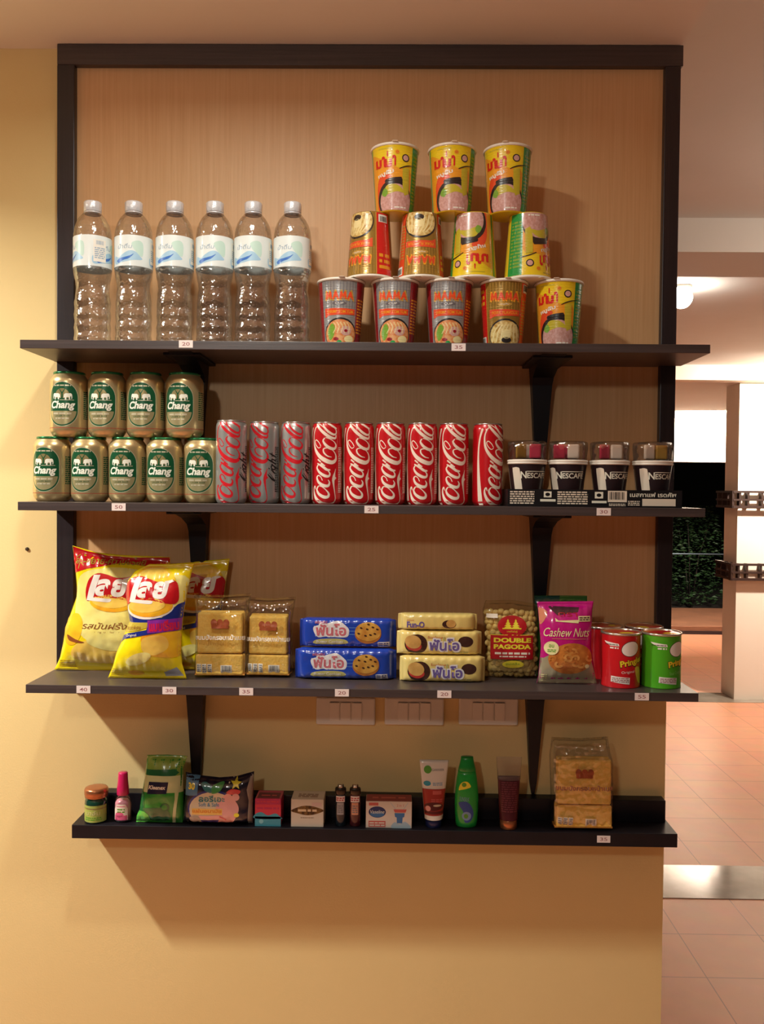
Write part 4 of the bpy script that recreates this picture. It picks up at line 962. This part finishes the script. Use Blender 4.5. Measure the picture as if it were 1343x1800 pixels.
# crisp cans
pr_red = mat('crisp_can_red', 'C8161E', .3, coat=.5); pr_gr = mat('crisp_can_green', '4FA81E', .3, coat=.5); pr_y = mat('crisp_can_yellow', 'E6C72C', .35); pr_w = mat('crisp_can_white', 'EDE2D8', .35); pr_k = mat('crisp_can_dark', '3A2A1C', .4); pr_o = mat('foil_lid_orange', 'D9802A', .28, .3, coat=.4, col2='C22A22', noise_amt=.06, noise_scale=26); pr_g2 = mat('crisp_can_green_pale', '8CC46A', .35)
tin = mat('tin_rim', 'D9CFC0', .22, .85)
CP2 = [(.0330, 0), (.0338, .001), (.0332, .003), (.0332, .0905), (.0335, .0915)]
def crisp_can(base, pale, label, loc, rz):
    t = empty('crisp_can', label, 'crisp can', loc, rz, 'short crisp cans')
    m = MB(); m.lathe(refine(CP2, .015), base, 48)
    a = Art(1/8.2, 388, 1035)
    # plain oval badge without any figure
    a.ell(465, 475, 140, 108, pr_k, 1, -.25); a.ell(465, 475, 132, 100, pr_w, 2, -.25)
    a.text('Pringles', 500, 670, 390, 130, pr_k, 2, shear=.1, rot=.22, bold=.07); a.text('Pringles', 500, 666, 375, 112, pr_y, 3, shear=.1, rot=.22, bold=.04)
    a.poly([(60, 380), (290, 405), (300, 440), (170, 440), (80, 400)], pr_w, 1); a.scribble(165, 448, 290, 486, pr_w, 1, 1); a.scribble(80, 412, 280, 432, pr_k, 2, 1)
    a.text('Original' if base is pr_red else 'Sour Cream', 430, 805, 190, 46, pr_w if base is pr_red else pale, 3, rot=.1)
    a.poly([(540, 760), (600, 730), (660, 780), (680, 960), (600, 940)], pale, 1, 4)
    a.poly([(190, 862), (455, 880), (450, 975), (185, 945)], pr_w, 2); a.scribble(205, 880, 440, 950, tagi, 3, 3)
    for k in (-1, 1): a.scribble(388+k*900-100, 300, 388+k*900+100, 900, pr_w, 1, 10)
    m.art(a, cylmap(CP2, .0332, .0905), 3, 0, .00012); m.build('can_body', t)
    MB().lathe([(.0334, .0905), (.0346, .0912), (.0348, .0930), (.0340, .0946), (.0322, .0946), (.0320, .0925)], tin, 48, cap=False).build('metal_rim', t)
    f = MB(); f.lathe([(.0322, .0930), (.030, .0934), (0, .0934)], pr_o, 40, cap=False)
    la = Art(1, 0, 0); la.poly([(-30, 0), (-10, -14), (10, -10), (28, -2), (8, 6), (-12, 8)], pr_red, 1, 4); la.ell(6, 14, 12, 6, pr_y, 1)
    f.art(la, lambda u_, v_, e: (u_/1000, v_/1000, .0934+e+.0001), 0, 0); f.build('foil_lid', t)
    return t
crisp_can(pr_red, lchip, 'red crisp can standing in front, left of the green one', (.4640, -.1125, Z3), .0)
crisp_can(pr_gr, pr_g2, 'green crisp can at the right end of the third shelf', (.5345, -.1125, Z3), .35)
crisp_can(pr_red, lchip, 'red crisp can hidden behind the front red one', (.4500, -.0425, Z3), 1.2)
crisp_can(pr_red, lchip, 'red crisp can hidden behind the green one', (.5235, -.0430, Z3), -.8)

# ================================================================== LEDGE: toiletries
ZL = Z4; LY = -.056
# balm jar
t = empty('balm_jar', 'small green jar with a copper coloured lid at the left end of the ledge', 'jar', (-.4755, LY, ZL))
m = MB(); jp = [(.0185, 0), (.0205, .002), (.0205, .034), (.0200, .040), (.0165, .044), (.0165, .046)]
m.lathe(refine(jp, .006), mat('jar_glass', '16382A', .1, coat=.8), 32)
a = Art(1, 0, 0); a.rect(-28, -33, 28, -3, mat('jar_label', 'A8AE52', .4, col2='97A24C', noise_amt=.3, noise_scale=60), 1); a.rect(-28, -28.5, 28, -26.5, goldd, 2); a.text('บาล์ม', 0, -20, 26, 8, mat('jar_label_pale', 'C9C08A', .4), 3); a.scribble(-16, -13, 16, -6, prgr, 3, 2)
m.art(a, cylmap(jp, .0205), 3); m.build('jar_body', t)
cop = mat('copper_lid', 'B9764E', .28, .7)
MB().lathe([(.0190, .0445), (.0205, .046), (.0195, .048), (.0212, .050), (.0212, .0585), (.0195, .0612), (.014, .062), (0, .0618)], cop, 36, cap=False).build('lid', t)
# spray bottle
pk = mat('pink_cap', 'C81E5A', .3, coat=.4); cleark = film('spray_plastic', (.97, .94, .93), gloss=.08, rough=.05, bump=.2)
t = empty('spray_bottle', 'small clear bottle with a tall pink cap beside the green jar', 'spray bottle', (-.4265, LY, ZL))
sp = [(.0145, 0), (.0160, .002), (.0165, .012), (.0162, .030), (.0150, .038), (.0110, .045), (.0075, .049), (.0075, .052)]
m = MB(); m.lathe(refine(sp, .005), cleark, 32, sx=1, sy=.75); m.build('bottle_body', t)
pinkl = mat('pink_liquid', 'E8A0AC', .3); MB().lathe([(.0, .002), (.0148, .003), (.0150, .020), (.0140, .034), (.010, .040), (0, .040)], pinkl, 28, sx=1, sy=.72, cap=False).build('liquid', t)
m = MB(); lp = [(.0168, .004), (.0166, .034)]
fn = cylmap(lp, .0167); sq = lambda u_, v_, e: (lambda p: (p[0], p[1]*.76-.0003, p[2]))(fn(u_, v_, e))
a = Art(1, 0, 0); a.poly([(-13, -3), (13, -3), (13, -26), (8, -34), (-8, -34), (-13, -26)], mat('spray_label', 'EAD9C8', .4), 1); a.rect(-12, -14, 12, -3, mat('spray_pink', 'D85A80', .4), 2); a.ell(-3, -15, 8, 5, MT['spray_pink'], 2); a.rect(-8, -31, 8, -29.6, MT['spray_pink'], 2); a.scribble(-7, -27, 7, -18, prgr, 2, 2)
m.art(a, sq, 3); m.build('label', t)
MB().lathe([(.0105, .049), (.0110, .050), (.0108, .060), (.0092, .075), (.0085, .088), (.0080, .0895), (0, .0895)], pk, 28, cap=False).build('cap', t)
# green wipes pack
gk = foil('wipes_green', '3E9A34', '2C7E2E', .25, 26); gkl = foil('wipes_pale', 'D8DCA6', 'C6CE8E', .25, 20); gkd = foil('wipes_dark', '1E5C30', '2A7038', .25, 30); gko = foil('wipes_olive', '7FA03A', '8FAE48', .25, 30); navy = mat('navy_print', '1C1B3A', .35)
kb = Bag([(0, -44), (.1, -43), (.2, -38), (.4, -35), (.7, -30), (.86, -28), (1, -27)], [(0, 41), (.2, 42), (.5, 42), (.8, 40), (1, 47)], [(-1, 121), (0, 122), (1, 120)], 17, seal=.03, px=3, crin=1.6, seed=41)
a = Art(1/12.0, 660, 1545)
a.rect(-100, 100, 1400, 520, gko, 1); a.rect(100, 500, 1300, 860, gkl, 1.3); a.poly([(340, 380), (1000, 360), (1080, 440), (1000, 500), (360, 500)], gkd, 2)
a.poly([(440, 630), (870, 628), (830, 880), (400, 890)], navy, 3); a.text('Kleenex', 625, 745, 370, 90, prw, 4, bold=.03, shear=.2)
a.poly([(60, 850), (200, 800), (320, 900), (330, 1200), (250, 1300), (80, 1150)], gkd, 2, 4); a.poly([(300, 1210), (700, 1190), (900, 1300), (850, 1500), (500, 1500), (420, 1350)], gkd, 2, 4); a.ell(790, 1180, 100, 90, gkd, 3); a.ell(790, 1180, 60, 55, gk, 4)
a.poly([(20, 1400), (120, 1300), (300, 1280), (420, 1360), (440, 1480), (300, 1545), (40, 1540)], foil('wipes_highlight', '5FBF48'), 3, 4); a.ell(560, 1350, 90, 20, gkd, 4)  # brighter green blob paints in a highlight on the bulge
a.poly([(1000, 500), (1100, 500), (1080, 900), (1000, 1545), (930, 1545), (1010, 1000)], gkl, 3)
pouch('wipes_pack', 'green and cream wipes pack with a navy name panel', 'wipes pack', kb, gk, a, (-.3555, -.064, ZL+.001), 0, .08)
# sanitary pad pack
pdk = foil('pad_black', '191622', '221C30', .3, 30); pd_pk = foil('pad_pink', 'E8A49C'); pd_cr = foil('pad_cream', 'DCC9A8'); pd_bl = foil('pad_blue', '5A86A8'); pd_gr = foil('pad_green', '4E9A50'); pd_tl = foil('pad_teal', '3F7F80'); pd_or = foil('pad_orange', 'E0882E'); pd_vi = foil('pad_violet', '4B3D80'); pd_rd = foil('pad_red', 'D6484A'); pd_si = foil('pad_silver', 'A79A8C')
pdb = Bag([(0, -64), (.5, -60), (.85, -57), (1, -58)], [(0, 66), (.5, 66), (1, 67)], [(-1, 92), (-.5, 86), (0, 83), (.5, 86), (1, 95)], 20, seal=.02, px=6, pz=3, crin=1.1, seed=51, back=.5)
a = Art(1/8.9, 600, 970)
a.ell(560, 690, 410, 310, lblue, 1); a.ell(560, 700, 380, 285, pd_cr, 2); a.poly([(620, 640), (800, 430), (930, 560), (980, 700), (900, 880), (800, 965), (620, 960)], pd_pk, 3, 5)
a.poly([(110, 180), (330, 195), (310, 470), (100, 490)], pd_bl, 2); a.text('30', 215, 330, 110, 110, pry, 3, bold=.05)
a.poly([(370, 280), (440, 268), (530, 320), (540, 430), (440, 400), (400, 350)], pd_tl, 3, 3); a.poly([(740, 265), (640, 280), (545, 330), (545, 440), (660, 410), (710, 350)], pd_gr, 3, 3)
a.text('ลอรีเอะ', 545, 520, 420, 105, pd_tl, 4, bold=.03); a.text('Soft & Safe', 500, 615, 330, 60, pd_bl, 4, bold=.01)
a.rect(225, 680, 715, 780, foil('pad_yellow', 'F0C060'), 4); a.text('แผ่นอนามัย', 470, 715, 470, 66, pd_or, 5, bold=.04)
a.poly([(330, 800), (720, 790), (700, 850), (520, 880), (360, 860)], pd_pk, 4); a.poly([(360, 880), (660, 865), (630, 930), (400, 945)], pd_vi, 5); a.ell(270, 860, 90, 60, pd_si, 5)
st = [(930+ (95 if k % 2 == 0 else 40)*math.cos(PI*k/5-PI/2), 280+(95 if k % 2 == 0 else 40)*math.sin(PI*k/5-PI/2)) for k in range(10)]
a.poly(st, pry, 4); a.poly([(780, 420), (860, 360), (1000, 380), (980, 440), (880, 450)], pd_rd, 4, 3); a.ell(930, 490, 62, 58, pd_pk, 5); a.ell(945, 780, 42, 34, pry, 5); a.stroke([(680, 810, 24), (770, 860, 24)], pd_rd, 5)
for x, y in ((820, 270), (790, 320), (870, 210), (140, 930)): a.ell(x, y, 12, 12, pd_cr, 4)
a.poly([(1160, 150), (1225, 180), (1200, 600), (1180, 980), (1110, 980), (1130, 560), (1100, 380)], pd_si, 3)
pouch('pad_pack', 'black sanitary pad pack with a pink and cream oval beside the green wipes', 'pad pack', pdb, pdk, a, (-.2520, -.060, ZL+.001), 0, .0)
# boxes
def carton(name, label, cat, x0, x1, z1, y0, y1, base, art, loc, rz=0., top=None):
    t = empty(name, label, cat, loc, rz)
    m = MB(); m.box(x0, x1, y0, y1, 0, z1, base, .0006, 1); m.art(art, flat(y0), 0, 0, .00012)
    if top: m.art(top, lambda u_, v_, e: (u_/1000, y0+v_/1000, z1+e+.0001), 0, 0)
    m.build('carton', t); return t
pbx = mat('box_pink', 'C02A5C', .35, coat=.3); pbr = mat('box_rose', 'D8384E', .35, coat=.3); pbt = mat('box_turquoise', '3F9AAE', .35, coat=.3); pbm = mat('box_maroon', '6E1A34', .4)
a = Art(1, 0, 0); a.rect(-23.5, -40, 23.5, -20, pbr, 1); a.rect(-23.5, -18, 23.5, -.3, pbt, 2); a.poly([(-23, -22), (-12, -26), (0, -20), (14, -24), (23, -17), (23, -14), (-23, -14)], pbt, 2, 3); a.scribble(-20, -47, 20, -43, pbr, 2, 1); a.scribble(-20, -36, 20, -30, pbx, 2, 1); a.ell(-12, -9, 4, 4, mat('box_pale_blue', '8CC8D0', .4), 3)
tp = Art(1, 0, 0); tp.rect(-20, -32, 20, -4, pbm, 1); tp.scribble(-14, -22, 14, -12, pbr, 2, 1)
carton('tissue_box', 'small pink and turquoise carton beside the black pad pack', 'carton', -.0235, .0235, .0505, -.022, .022, pbx, a, (-.1575, -.051, ZL), .0, tp)
wb = mat('box_white', 'D9CCB8', .45); wbg = mat('box_bronze', '4A3420', .35, .3, col2='8A6A3A', noise_amt=.1, noise_scale=160)
a = Art(1, 0, 0); a.poly([(-30, -29.5), (-14, -37), (0, -39), (14, -37), (30, -30.5), (16, -24), (0, -21.5), (-16, -24.5)], wbg, 1, 4); a.scribble(-17, -34, 17, -26.5, goldl, 2, 1); a.rect(8, -45, 26, -38, mat('box_pink_sticker', 'D8BDB4', .5), 3); a.scribble(-12, -18, 12, -16, wbg, 1, 1)
a.it = [it for it in a.it]
tp = Art(1, 0, 0); tp.scribble(-18, -30, 18, -10, mat('box_brown_ink', '8A6450', .5), 1, 3)
carton('soap_carton', 'cream white carton with a dark bronze lens band beside the lighters', 'carton', -.0295, .0295, .0505, -.021, .024, wb, a, (-.0860, -.0525, ZL), .0, tp)
# lighters
def lighter(label, loc, body, lab, rz):
    t = empty('cigarette_lighter', label, 'lighter', loc, rz, 'lighters on the ledge')
    m = MB(); m.lathe([(.0085, 0), (.0098, .002), (.0098, .056), (.0090, .058)], body, 24, sx=1, sy=.62)
    a = Art(1, 0, 0); a.rect(-9, -56, 9, -45, tagm, 1); a.scribble(-8, -54, 8, -47, prr, 2, 2); a.rect(-6.5, -44, 6.5, -22, lab, 1); a.scribble(-5, -40, 5, -25, prg, 2, 4)
    f = cylmap([(.0099, 0), (.0099, .058)], .0099); m.art(a, lambda u_, v_, e: (lambda p: (p[0], p[1]*.64-.0001, p[2]))(f(u_, v_, e)), 2); m.build('lighter_body', t)
    MB().lathe([(.0090, .058), (.0102, .060), (.0102, .068), (.0090, .0705), (0, .0705)], mat('lighter_metal', '4A4138', .25, .8), 20, sx=1, sy=.62, cap=False).build('metal_guard', t)
    MB().lathe([(.0036, -.0035), (.0040, -.002), (.0040, .002), (.0036, .0035)], tin, 16).build('spark_wheel', t)
    o = kids(t)[-1]; o.rotation_euler = (0, PI/2, 0); o.location = (0, -.001, .0725)
    MB().box(-.0055, .0055, .001, .0065, .0700, .0745, body, .001).build('thumb_lever', t)
lighter('dark green lighter with a pale label beside the cream carton', (-.0265, -.064, ZL), mat('lighter_dark', '14202A', .15, coat=.6), mat('lighter_label_grey', 'A9A4A6', .5), .0)
lighter('dark red lighter with an orange label, right of the green one', (.0000, -.064, ZL), mat('lighter_red', '4E1018', .15, coat=.6), mat('lighter_label_orange', 'D99A7A', .5), .0)
# jelly carton
vw = mat('box_ivory', 'DCCFC0', .4); vr = mat('box_red_top', '9A3038', .4); vb = mat('box_navy', '1F2F66', .35, coat=.3); vs = mat('box_salmon', 'CC6258', .4); vbl = mat('box_blue', '3E72A8', .4); vlb = mat('box_light_blue', 'A8C0CC', .4)
a = Art(1/4.1, 1098, 525)
a.rect(950, 336, 1020, 358, vs, 1); a.ell(1012, 406, 64, 42, vb, 1); a.ell(1012, 422, 52, 22, vbl, 2); a.text('Vaseline', 1012, 404, 108, 26, cwhite, 3, shear=.2); a.rect(948, 472, 1074, 518, vs, 1); a.scribble(955, 478, 1068, 514, vw, 2, 2)
a.stroke([(1110, 335, 3), (1150, 385, 3)], vlb, 1); a.stroke([(1240, 335, 3), (1205, 385, 3)], vlb, 1); a.text('2 in 1', 1182, 355, 50, 18, vs, 1); a.poly([(1132, 384), (1230, 384), (1222, 408), (1142, 408)], vs, 2); a.poly([(1140, 412), (1216, 412), (1212, 440), (1200, 445), (1198, 488), (1158, 488), (1156, 445), (1144, 440)], vbl, 2)
a.poly([(1120, 524), (1140, 480), (1180, 495), (1220, 475), (1260, 524)], vlb, 1, 3)
tp = Art(1, 0, 0); tp.rect(-41, 0, 41, -36, vr, 1)
tp.it = []; tp.poly([(-41, -.5), (41, -.5), (41, -36), (-41, -36)], vr, 1); tp.scribble(-30, -26, 30, -12, vs, 2, 1)
carton('jelly_carton', 'ivory carton with a navy oval name and a dark red top, right of the lighters', 'carton', -.0415, .0415, .0485, -.018, .018, vw, a, (.0615, -.0545, ZL), .0, tp)
# face wash tube standing on its cap
def tube_body(name, label, loc, H, wb_, wt, base, art, capm_, caph, capr, capn='cap', rz=0., film_top=None):
    t = empty(name, label, 'tube', loc, rz)
    n = 24; V = []; F = []; J = 16
    def sec(f):
        return wb_+(wt-wb_)*f, wb_*.92*(1-f)**.8+.0012
    z0 = caph; 
    for j in range(J+1):
        f = j/J; a_, b_ = sec(f)
        for i in range(n):
            th = 2*PI*i/n; V.append((a_*math.sin(th), -b_*math.cos(th), z0+(H-z0)*f))
    for j in range(J):
        for i in range(n): F.append((j*n+i, j*n+(i+1) % n, (j+1)*n+(i+1) % n, (j+1)*n+i))
    F.append(tuple(J*n+i for i in range(n)))
    m = MB(); m.add(V, F, base)
    def fn(u_, v_, e):
        z = min(max(v_/1000, z0+.0005), H-.0003); f = (z-z0)/(H-z0); a_, b_ = sec(f); s_ = max(-.97, min(.97, u_/1000/a_)); return (a_*s_, -b_*math.sqrt(1-s_*s_)-.0004-e*2, z)
    m.art(art, fn, 2.5, 6); m.build('tube_body', t)
    MB().lathe([(capr*.92, 0), (capr, .0015), (capr, caph-.002), (capr*.94, caph), (0, caph)], capm_, 32, cap=False).build(capn, t)
    return t
tw = mat('tube_white', 'E4DBCC', .3, coat=.4); tr_ = mat('tube_red', 'A8382C', .3, coat=.3); tg = mat('tube_leaf', '5FA03A', .35); tcap = mat('tube_navy_cap', '1C2450', .3, coat=.4); tdk = mat('tube_brown', '5E2420', .35)
a = Art(1/5.4, 228, 915)
a.rect(60, 535, 400, 790, tr_, 1); a.ell(165, 350, 38, 38, tg, 1); a.text('GARNIER', 265, 352, 120, 22, prg, 2); a.ell(160, 482, 36, 24, pbt, 1); a.scribble(215, 470, 310, 505, lb3, 1, 2); a.rect(215, 550, 300, 585, vs, 2); a.scribble(200, 625, 310, 660, vs, 2, 2)
a.ell(225, 700, 90, 40, tdk, 2); a.ell(170, 720, 26, 26, pd_pk, 3); a.ell(260, 690, 40, 10, pd_cr, 3); a.rect(60, 745, 400, 772, tdk, 2); a.rect(60, 788, 400, 830, tw, 2)
tube_body('face_wash_tube', 'white and red squeeze tube standing on a navy cap', (.1430, -.058, ZL), .121, .0165, .0265, tw, a, tcap, .0150, .0150)
# green shampoo bottle
shg = mat('shampoo_green', '1FA03C', .28, coat=.5); shc = mat('shampoo_cap', '148A34', .3, coat=.4); shb = mat('shampoo_blue', '2F4E9A', .3); shl = mat('shampoo_lilac', '7E9AC0', .3)
t = empty('shampoo_bottle', 'bright green shampoo bottle with a blue drop, right of the white and red tube', 'bottle', (.2030, -.056, ZL))
P_ = [(.0165, 0), (.0190, .002), (.0200, .010), (.0212, .030), (.0215, .050), (.0205, .070), (.0185, .088), (.0160, .102)]
m = MB(); m.lathe(refine(P_, .006), shg, 36, sy=.62)
f = cylmap(P_, .0212); a = Art(1/5.5, 565, 918)
a.poly([(470, 540), (480, 490), (520, 455), (570, 455), (605, 500), (560, 520), (500, 535)], pry, 1, 4); a.ell(530, 482, 26, 22, prgr, 2); a.text('SUNSILK', 535, 625, 100, 40, shl, 1, rot=-.05); a.poly([(480, 660), (560, 650), (610, 700), (635, 780), (600, 850), (540, 855), (530, 760), (480, 690)], shb, 1, 4); a.ell(560, 795, 48, 44, shl, 2); a.ell(555, 795, 22, 24, prgr, 3)
m.art(a, lambda u_, v_, e: (lambda p: (p[0], p[1]*.62-.0002, p[2]))(f(u_, v_, e)), 3, 6); m.build('bottle_body', t)
MB().lathe([(.0162, .102), (.0165, .1025), (.0140, .112), (.0118, .122), (.0110, .1275), (0, .128)], shc, 32, sy=.62, cap=False).build('flip_cap', t)
# maroon tube with clear end
mr = mat('tube_maroon', '47161C', .3, coat=.3, col2='5A2026', noise_amt=.3, noise_scale=40); mrt = mat('tube_maroon_light', '7A3A40', .35)
a = Art(1/5.4, 975, 930)
a.scribble(900, 470, 1050, 760, mrt, 1, 14)
t = tube_body('scrub_tube', 'dark maroon tube with an empty clear top end, beside the right bracket foot', (.2790, -.060, ZL), .0945, .0165, .0205, mr, a, cop, .0170, .0155)
m = MB(); V = []; F = []; n = 24
for j in range(9):
    f_ = j/8; a_ = .0208+.0022*f_; b_ = .0085*(1-f_)+.0008
    for i in range(n): th = 2*PI*i/n; V.append((a_*math.sin(th), -b_*math.cos(th), .088+.041*f_))
for j in range(8):
    for i in range(n): F.append((j*n+i, j*n+(i+1) % n, (j+1)*n+(i+1) % n, (j+1)*n+i))
m.add(V, F, film('tube_clear_end', (.9, .88, .84), gloss=.08, rough=.08, bump=.3, body=.12, bodycol=(.7, .6, .5))); m.build('clear_end', t)
# toast bag on the ledge
toast_bag('clear crinkled bag of toast standing at the right end of the black ledge', (.4130, -.055, ZL+.001), .0, 112, 163, (prb, mat('film_print_pinkish', 'A8705A', .4)), 15, left=[(0, -54), (.15, -56), (.5, -58), (.8, -60), (1, -56)], right=[(0, 56), (.4, 56), (.75, 55), (.85, 50), (1, 46)], lean=.03, topext=.22)
